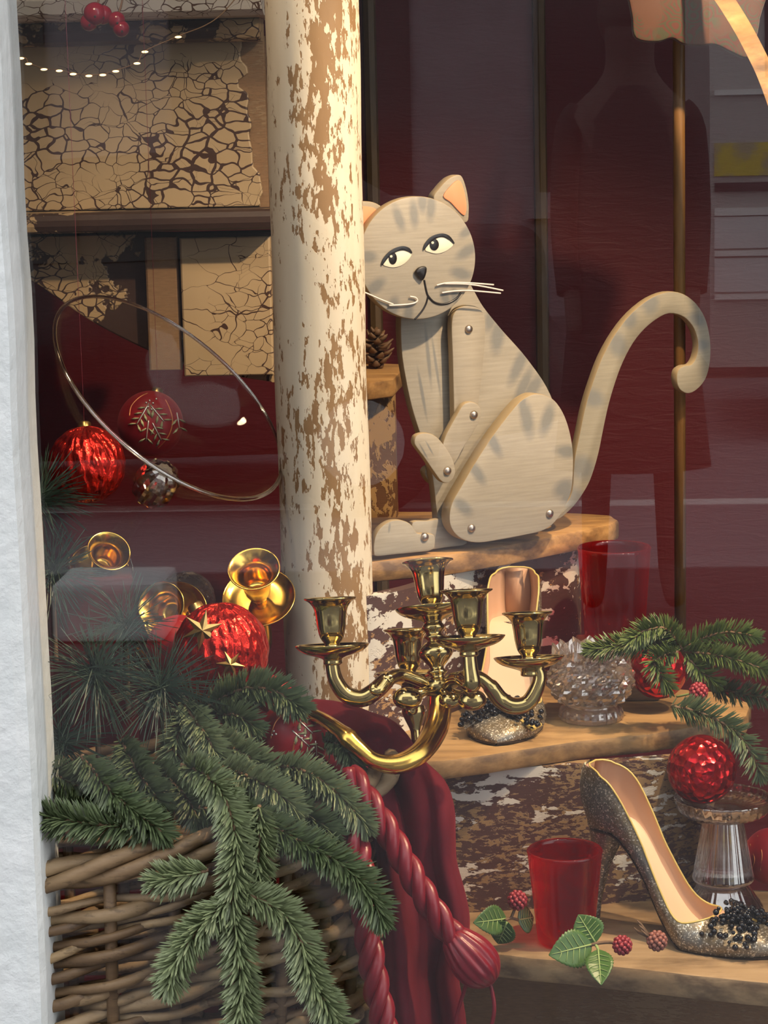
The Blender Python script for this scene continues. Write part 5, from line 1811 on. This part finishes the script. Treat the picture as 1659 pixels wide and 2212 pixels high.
def sprigs():
    j = P(*c4(705, 1105), 2.025)
    r = empty('berry_sprig', j, 'green three-leaved sprig with a crimson berry at the front edge of the lower tread', 'sprig', 'leafy berry sprigs')
    leaf(r, P(*c4(700, 1108), 2.025), P(*c4(468, 1165), 2.008), 0.0165, LEAF)
    leaf(r, P(*c4(720, 1098), 2.025), P(*c4(628, 945), 2.03), 0.0145, LEAF)
    leaf(r, P(*c4(735, 1135), 2.015), P(*c4(752, 1328), 1.985), 0.0120, LEAF)
    make('stem', tube(cr([P(*c4(690, 1112), 2.025), P(*c4(740, 1100), 2.025), P(*c4(800, 1095), 2.035), P(*c4(850, 1105), 2.035)], 5), 0.0016, 7), BARK, r, True)
    make('stem', tube(cr([P(*c4(735, 1135), 2.016), P(*c4(725, 1115), 2.023), P(*c4(710, 1105), 2.025)], 5), 0.0013, 7), VEIN, r, True)
    berry(r, P(*c4(866, 1112), 2.035), 0.0088)
    c = P(*c4(1055, 1088), 2.045)
    r = empty('bramble_berry', c, 'faded brown-pink bramble berry beside the toe of the silver shoe', 'berry')
    berry(r, c, 0.0092, BERRY2, 'drupelets')
    for k in range(4):
        e = c + np.array([-0.010 - 0.002 * k, 0.0, 0.004 + 0.004 * (k % 3)])
        make('sepal', tube([c + np.array([-0.006, 0, 0.003]), e + np.array([0, 0.002 * k, 0.002]), e + np.array([-0.004, 0.002 * k - 0.002, 0.007])], [0.0015, 0.0012, 0.0003], 6), BARK, r, True)
    j = P(*c4(238, 975), 2.115)
    r = empty('berry_sprig', j, 'shaded leaf sprig with a pink berry between velvet and red tumbler', 'sprig', 'leafy berry sprigs')
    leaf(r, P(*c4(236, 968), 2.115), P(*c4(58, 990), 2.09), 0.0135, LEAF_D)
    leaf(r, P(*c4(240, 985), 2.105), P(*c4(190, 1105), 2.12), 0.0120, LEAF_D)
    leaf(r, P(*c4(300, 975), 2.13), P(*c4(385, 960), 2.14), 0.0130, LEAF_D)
    make('stem', tube(cr([P(*c4(232, 975), 2.11), P(*c4(262, 965), 2.12), P(*c4(300, 975), 2.13)], 5), 0.0014, 7), BARK, r, True)
    make('stem', tube(cr([P(*c4(262, 965), 2.12), P(*c4(280, 920), 2.12), P(*c4(292, 890), 2.12)], 5), 0.0014, 7), BARK, r, True)
    berry(r, P(*c4(296, 868), 2.12), 0.0092, BERRY)
    c = P(1509, 1494, 2.20)
    r = empty('bramble_berry', c, 'crimson bramble berry on a short stalk under the fir spray', 'berry')
    berry(r, c, 0.0090, BERRY, 'drupelets')
    make('stalk', tube(cr([c, P(1485, 1500, 2.21), P(1462, 1505, 2.22)], 5), 0.0012, 6), VEIN, r, True)


sprigs()

# glossy red berries hanging at the top corner
def holly():
    M['holly'] = simple('glossy_red_berry', (0.26, 0.006, 0.022), 0.18)
    c = P(225, 20, 2.30)
    root = empty('berry_pick', c, 'cluster of glossy dark red berries in front of the crackled tread', 'berries')
    for px, py, r in ((205, 30, 25), (192, 48, 19), (222, 32, 21), (252, 44, 19), (262, 62, 18)):
        q = P(px, py, 2.30 + 0.002 * (px % 5))
        o = make('berry', sphere(q, r * 2.3 / F, 18, 12), M['holly'], root, True)
        make('berry_eye', sphere(q + np.array([0.002, -r * 2.3 / F * 0.93, -0.003]), 0.0012, 8, 6), M['shoe_sole'], o, True)
    for px in (205, 256):
        make('wire_stalk', tube(cr([P(px, 30, 2.302), P(px + 8, 0, 2.305), P(px + 12, -60, 2.31), P(235, -260, 2.32), np.r_[P(235, -260, 2.32)[:2], ZT]], 6), 0.0011, 6), BARK, root, True)


holly()


def reflected_lights():  # glowing beads inside the bay imitate lights mirrored in the glass
    wire = simple('glow_wire', (0.16, 0.09, 0.04), 0.4)
    q = Mat('reflection_glow')
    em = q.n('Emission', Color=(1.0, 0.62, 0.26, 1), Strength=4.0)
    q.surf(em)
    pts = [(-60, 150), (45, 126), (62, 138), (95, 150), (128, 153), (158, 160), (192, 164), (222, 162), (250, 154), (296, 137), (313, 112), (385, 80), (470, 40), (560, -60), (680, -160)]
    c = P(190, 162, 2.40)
    root = empty('reflected_lights', c, 'string of tiny glowing beads standing in for lights reflected in the pane', 'lights')
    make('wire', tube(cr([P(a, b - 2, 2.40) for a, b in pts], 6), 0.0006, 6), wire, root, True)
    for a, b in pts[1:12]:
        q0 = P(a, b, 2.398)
        o = make('glow_bead', sphere(q0, 0.0015, 10, 8, (2.4, 1, 0.8)), q.m, root, True)


reflected_lights()

# wooden hoop and paisley purse at the upper right
def hoop():
    path = cr([P(*z) for z in ((1280, -190, 2.97), (1380, -180, 2.62), (1470, -120, 2.38), (1545, -30, 2.30), (1592, 40, 2.28), (1628, 105, 2.26), (1662, 180, 2.25), (1700, 300, 2.25), (1722, 450, 2.26), (1735, 640, 2.27), (1738, 840, 2.26), (1738, 1200, 2.20), (1730, 1600, 2.12), (1725, 1975, 2.07))], 8)
    t = np.gradient(path, axis=0)
    V, Fc = [], []
    for p_, t_ in zip(path, t):
        a = unit(t_); s = unit(np.cross(a, unit(CAM - p_))); n_ = np.cross(s, a)
        for x, y in ((-1, -1), (1, -1), (1, 1), (-1, 1)):
            V.append(p_ + s * 0.0085 * x + n_ * 0.004 * y)
    for i in range(len(path) - 1):
        for k in range(4):
            Fc.append((i * 4 + k, i * 4 + (k + 1) % 4, i * 4 + 4 + (k + 1) % 4, i * 4 + 4 + k))
    Fc += [(0, 1, 2, 3), tuple((len(path) - 1) * 4 + k for k in range(4))]
    tag(make('wooden_hoop', (V, Fc), M['tread'], None, 'auto'), 'bent golden wooden hoop cut off by the upper corner', 'hoop')
    q = Mat('paisley_cloth')
    v = q.warp(0.02, 25)
    w = q.voro(48, v, 'F1')
    rings = q.math('FRACT', q.math('MULTIPLY', w, 6.0))
    pink = q.mix(q.step(rings, 0.4, 0.55), (0.11, 0.030, 0.02), (0.06, 0.057, 0.027))
    col = q.mix(q.step(q.noise(30, 3), 0.5, 0.62), pink, (0.11, 0.045, 0.024))
    q.bsdf(col, 0.6, Sheen_Weight=0.2)
    outl = [(1368, -40), (1366, 40), (1374, 82), (1420, 90), (1452, 82), (1475, 94), (1510, 98), (1545, 96), (1580, 112), (1615, 124), (1632, 90), (1642, 40), (1648, -40), (1500, -70)]
    pl = cr([(PY(a, b, 2.42)[0], PY(a, b, 2.42)[2]) for a, b in outl], 4, True)
    V, Fc = slab(pl, 0, 0.03, 0.003, lambda u, v_, w_: (u, 2.45 - w_, v_))
    root = empty('paisley_pouch', P(1500, 110, 2.42), 'orange paisley fabric pouch hanging behind the slim rod', 'pouch')
    make('bag', (V, Fc), q.m, root, 'auto')
    tr = cr([P(a, b, 2.425) for a, b in ((1478, 92), (1481, 60), (1490, 30), (1502, 5), (1510, -30))], 6)
    make('trim_braid', tube(tr, 0.0026, 8), simple('sage_braid', (0.50, 0.45, 0.22), 0.5), root, True)
    make('cord', tube([P(1500, -60, 2.44), P(1503, -200, 2.44), np.r_[P(1503, -200, 2.44)[:2], ZT]], 0.002, 6), M['cord'], root, True)


hoop()

# pine cone behind the post, on the next step up
def cone():
    c = PY(812, 772, 2.60)
    root = empty('pine_cone', c, 'small dark pine cone on the step between post and cat', 'pine cone')
    m1 = green('pine_cone_scale', (0.06, 0.03, 0.015), (0.20, 0.11, 0.05), 0.6)
    for k in range(34):
        z = k / 33
        a = k * 2.39996
        r = 0.020 * math.sin(math.pi * (0.12 + 0.82 * z)) + 0.002
        d = np.array([math.cos(a), math.sin(a), 0.0])
        b0 = c + np.array([0, 0, -0.012 + 0.040 * z])
        make('scale', tube([b0, b0 + d * r * 0.7 + np.array([0, 0, 0.002]), b0 + d * r + np.array([0, 0, 0.007])], [0.002, 0.005, 0.0012], 6, flat=0.5), m1, root, True)


cone()
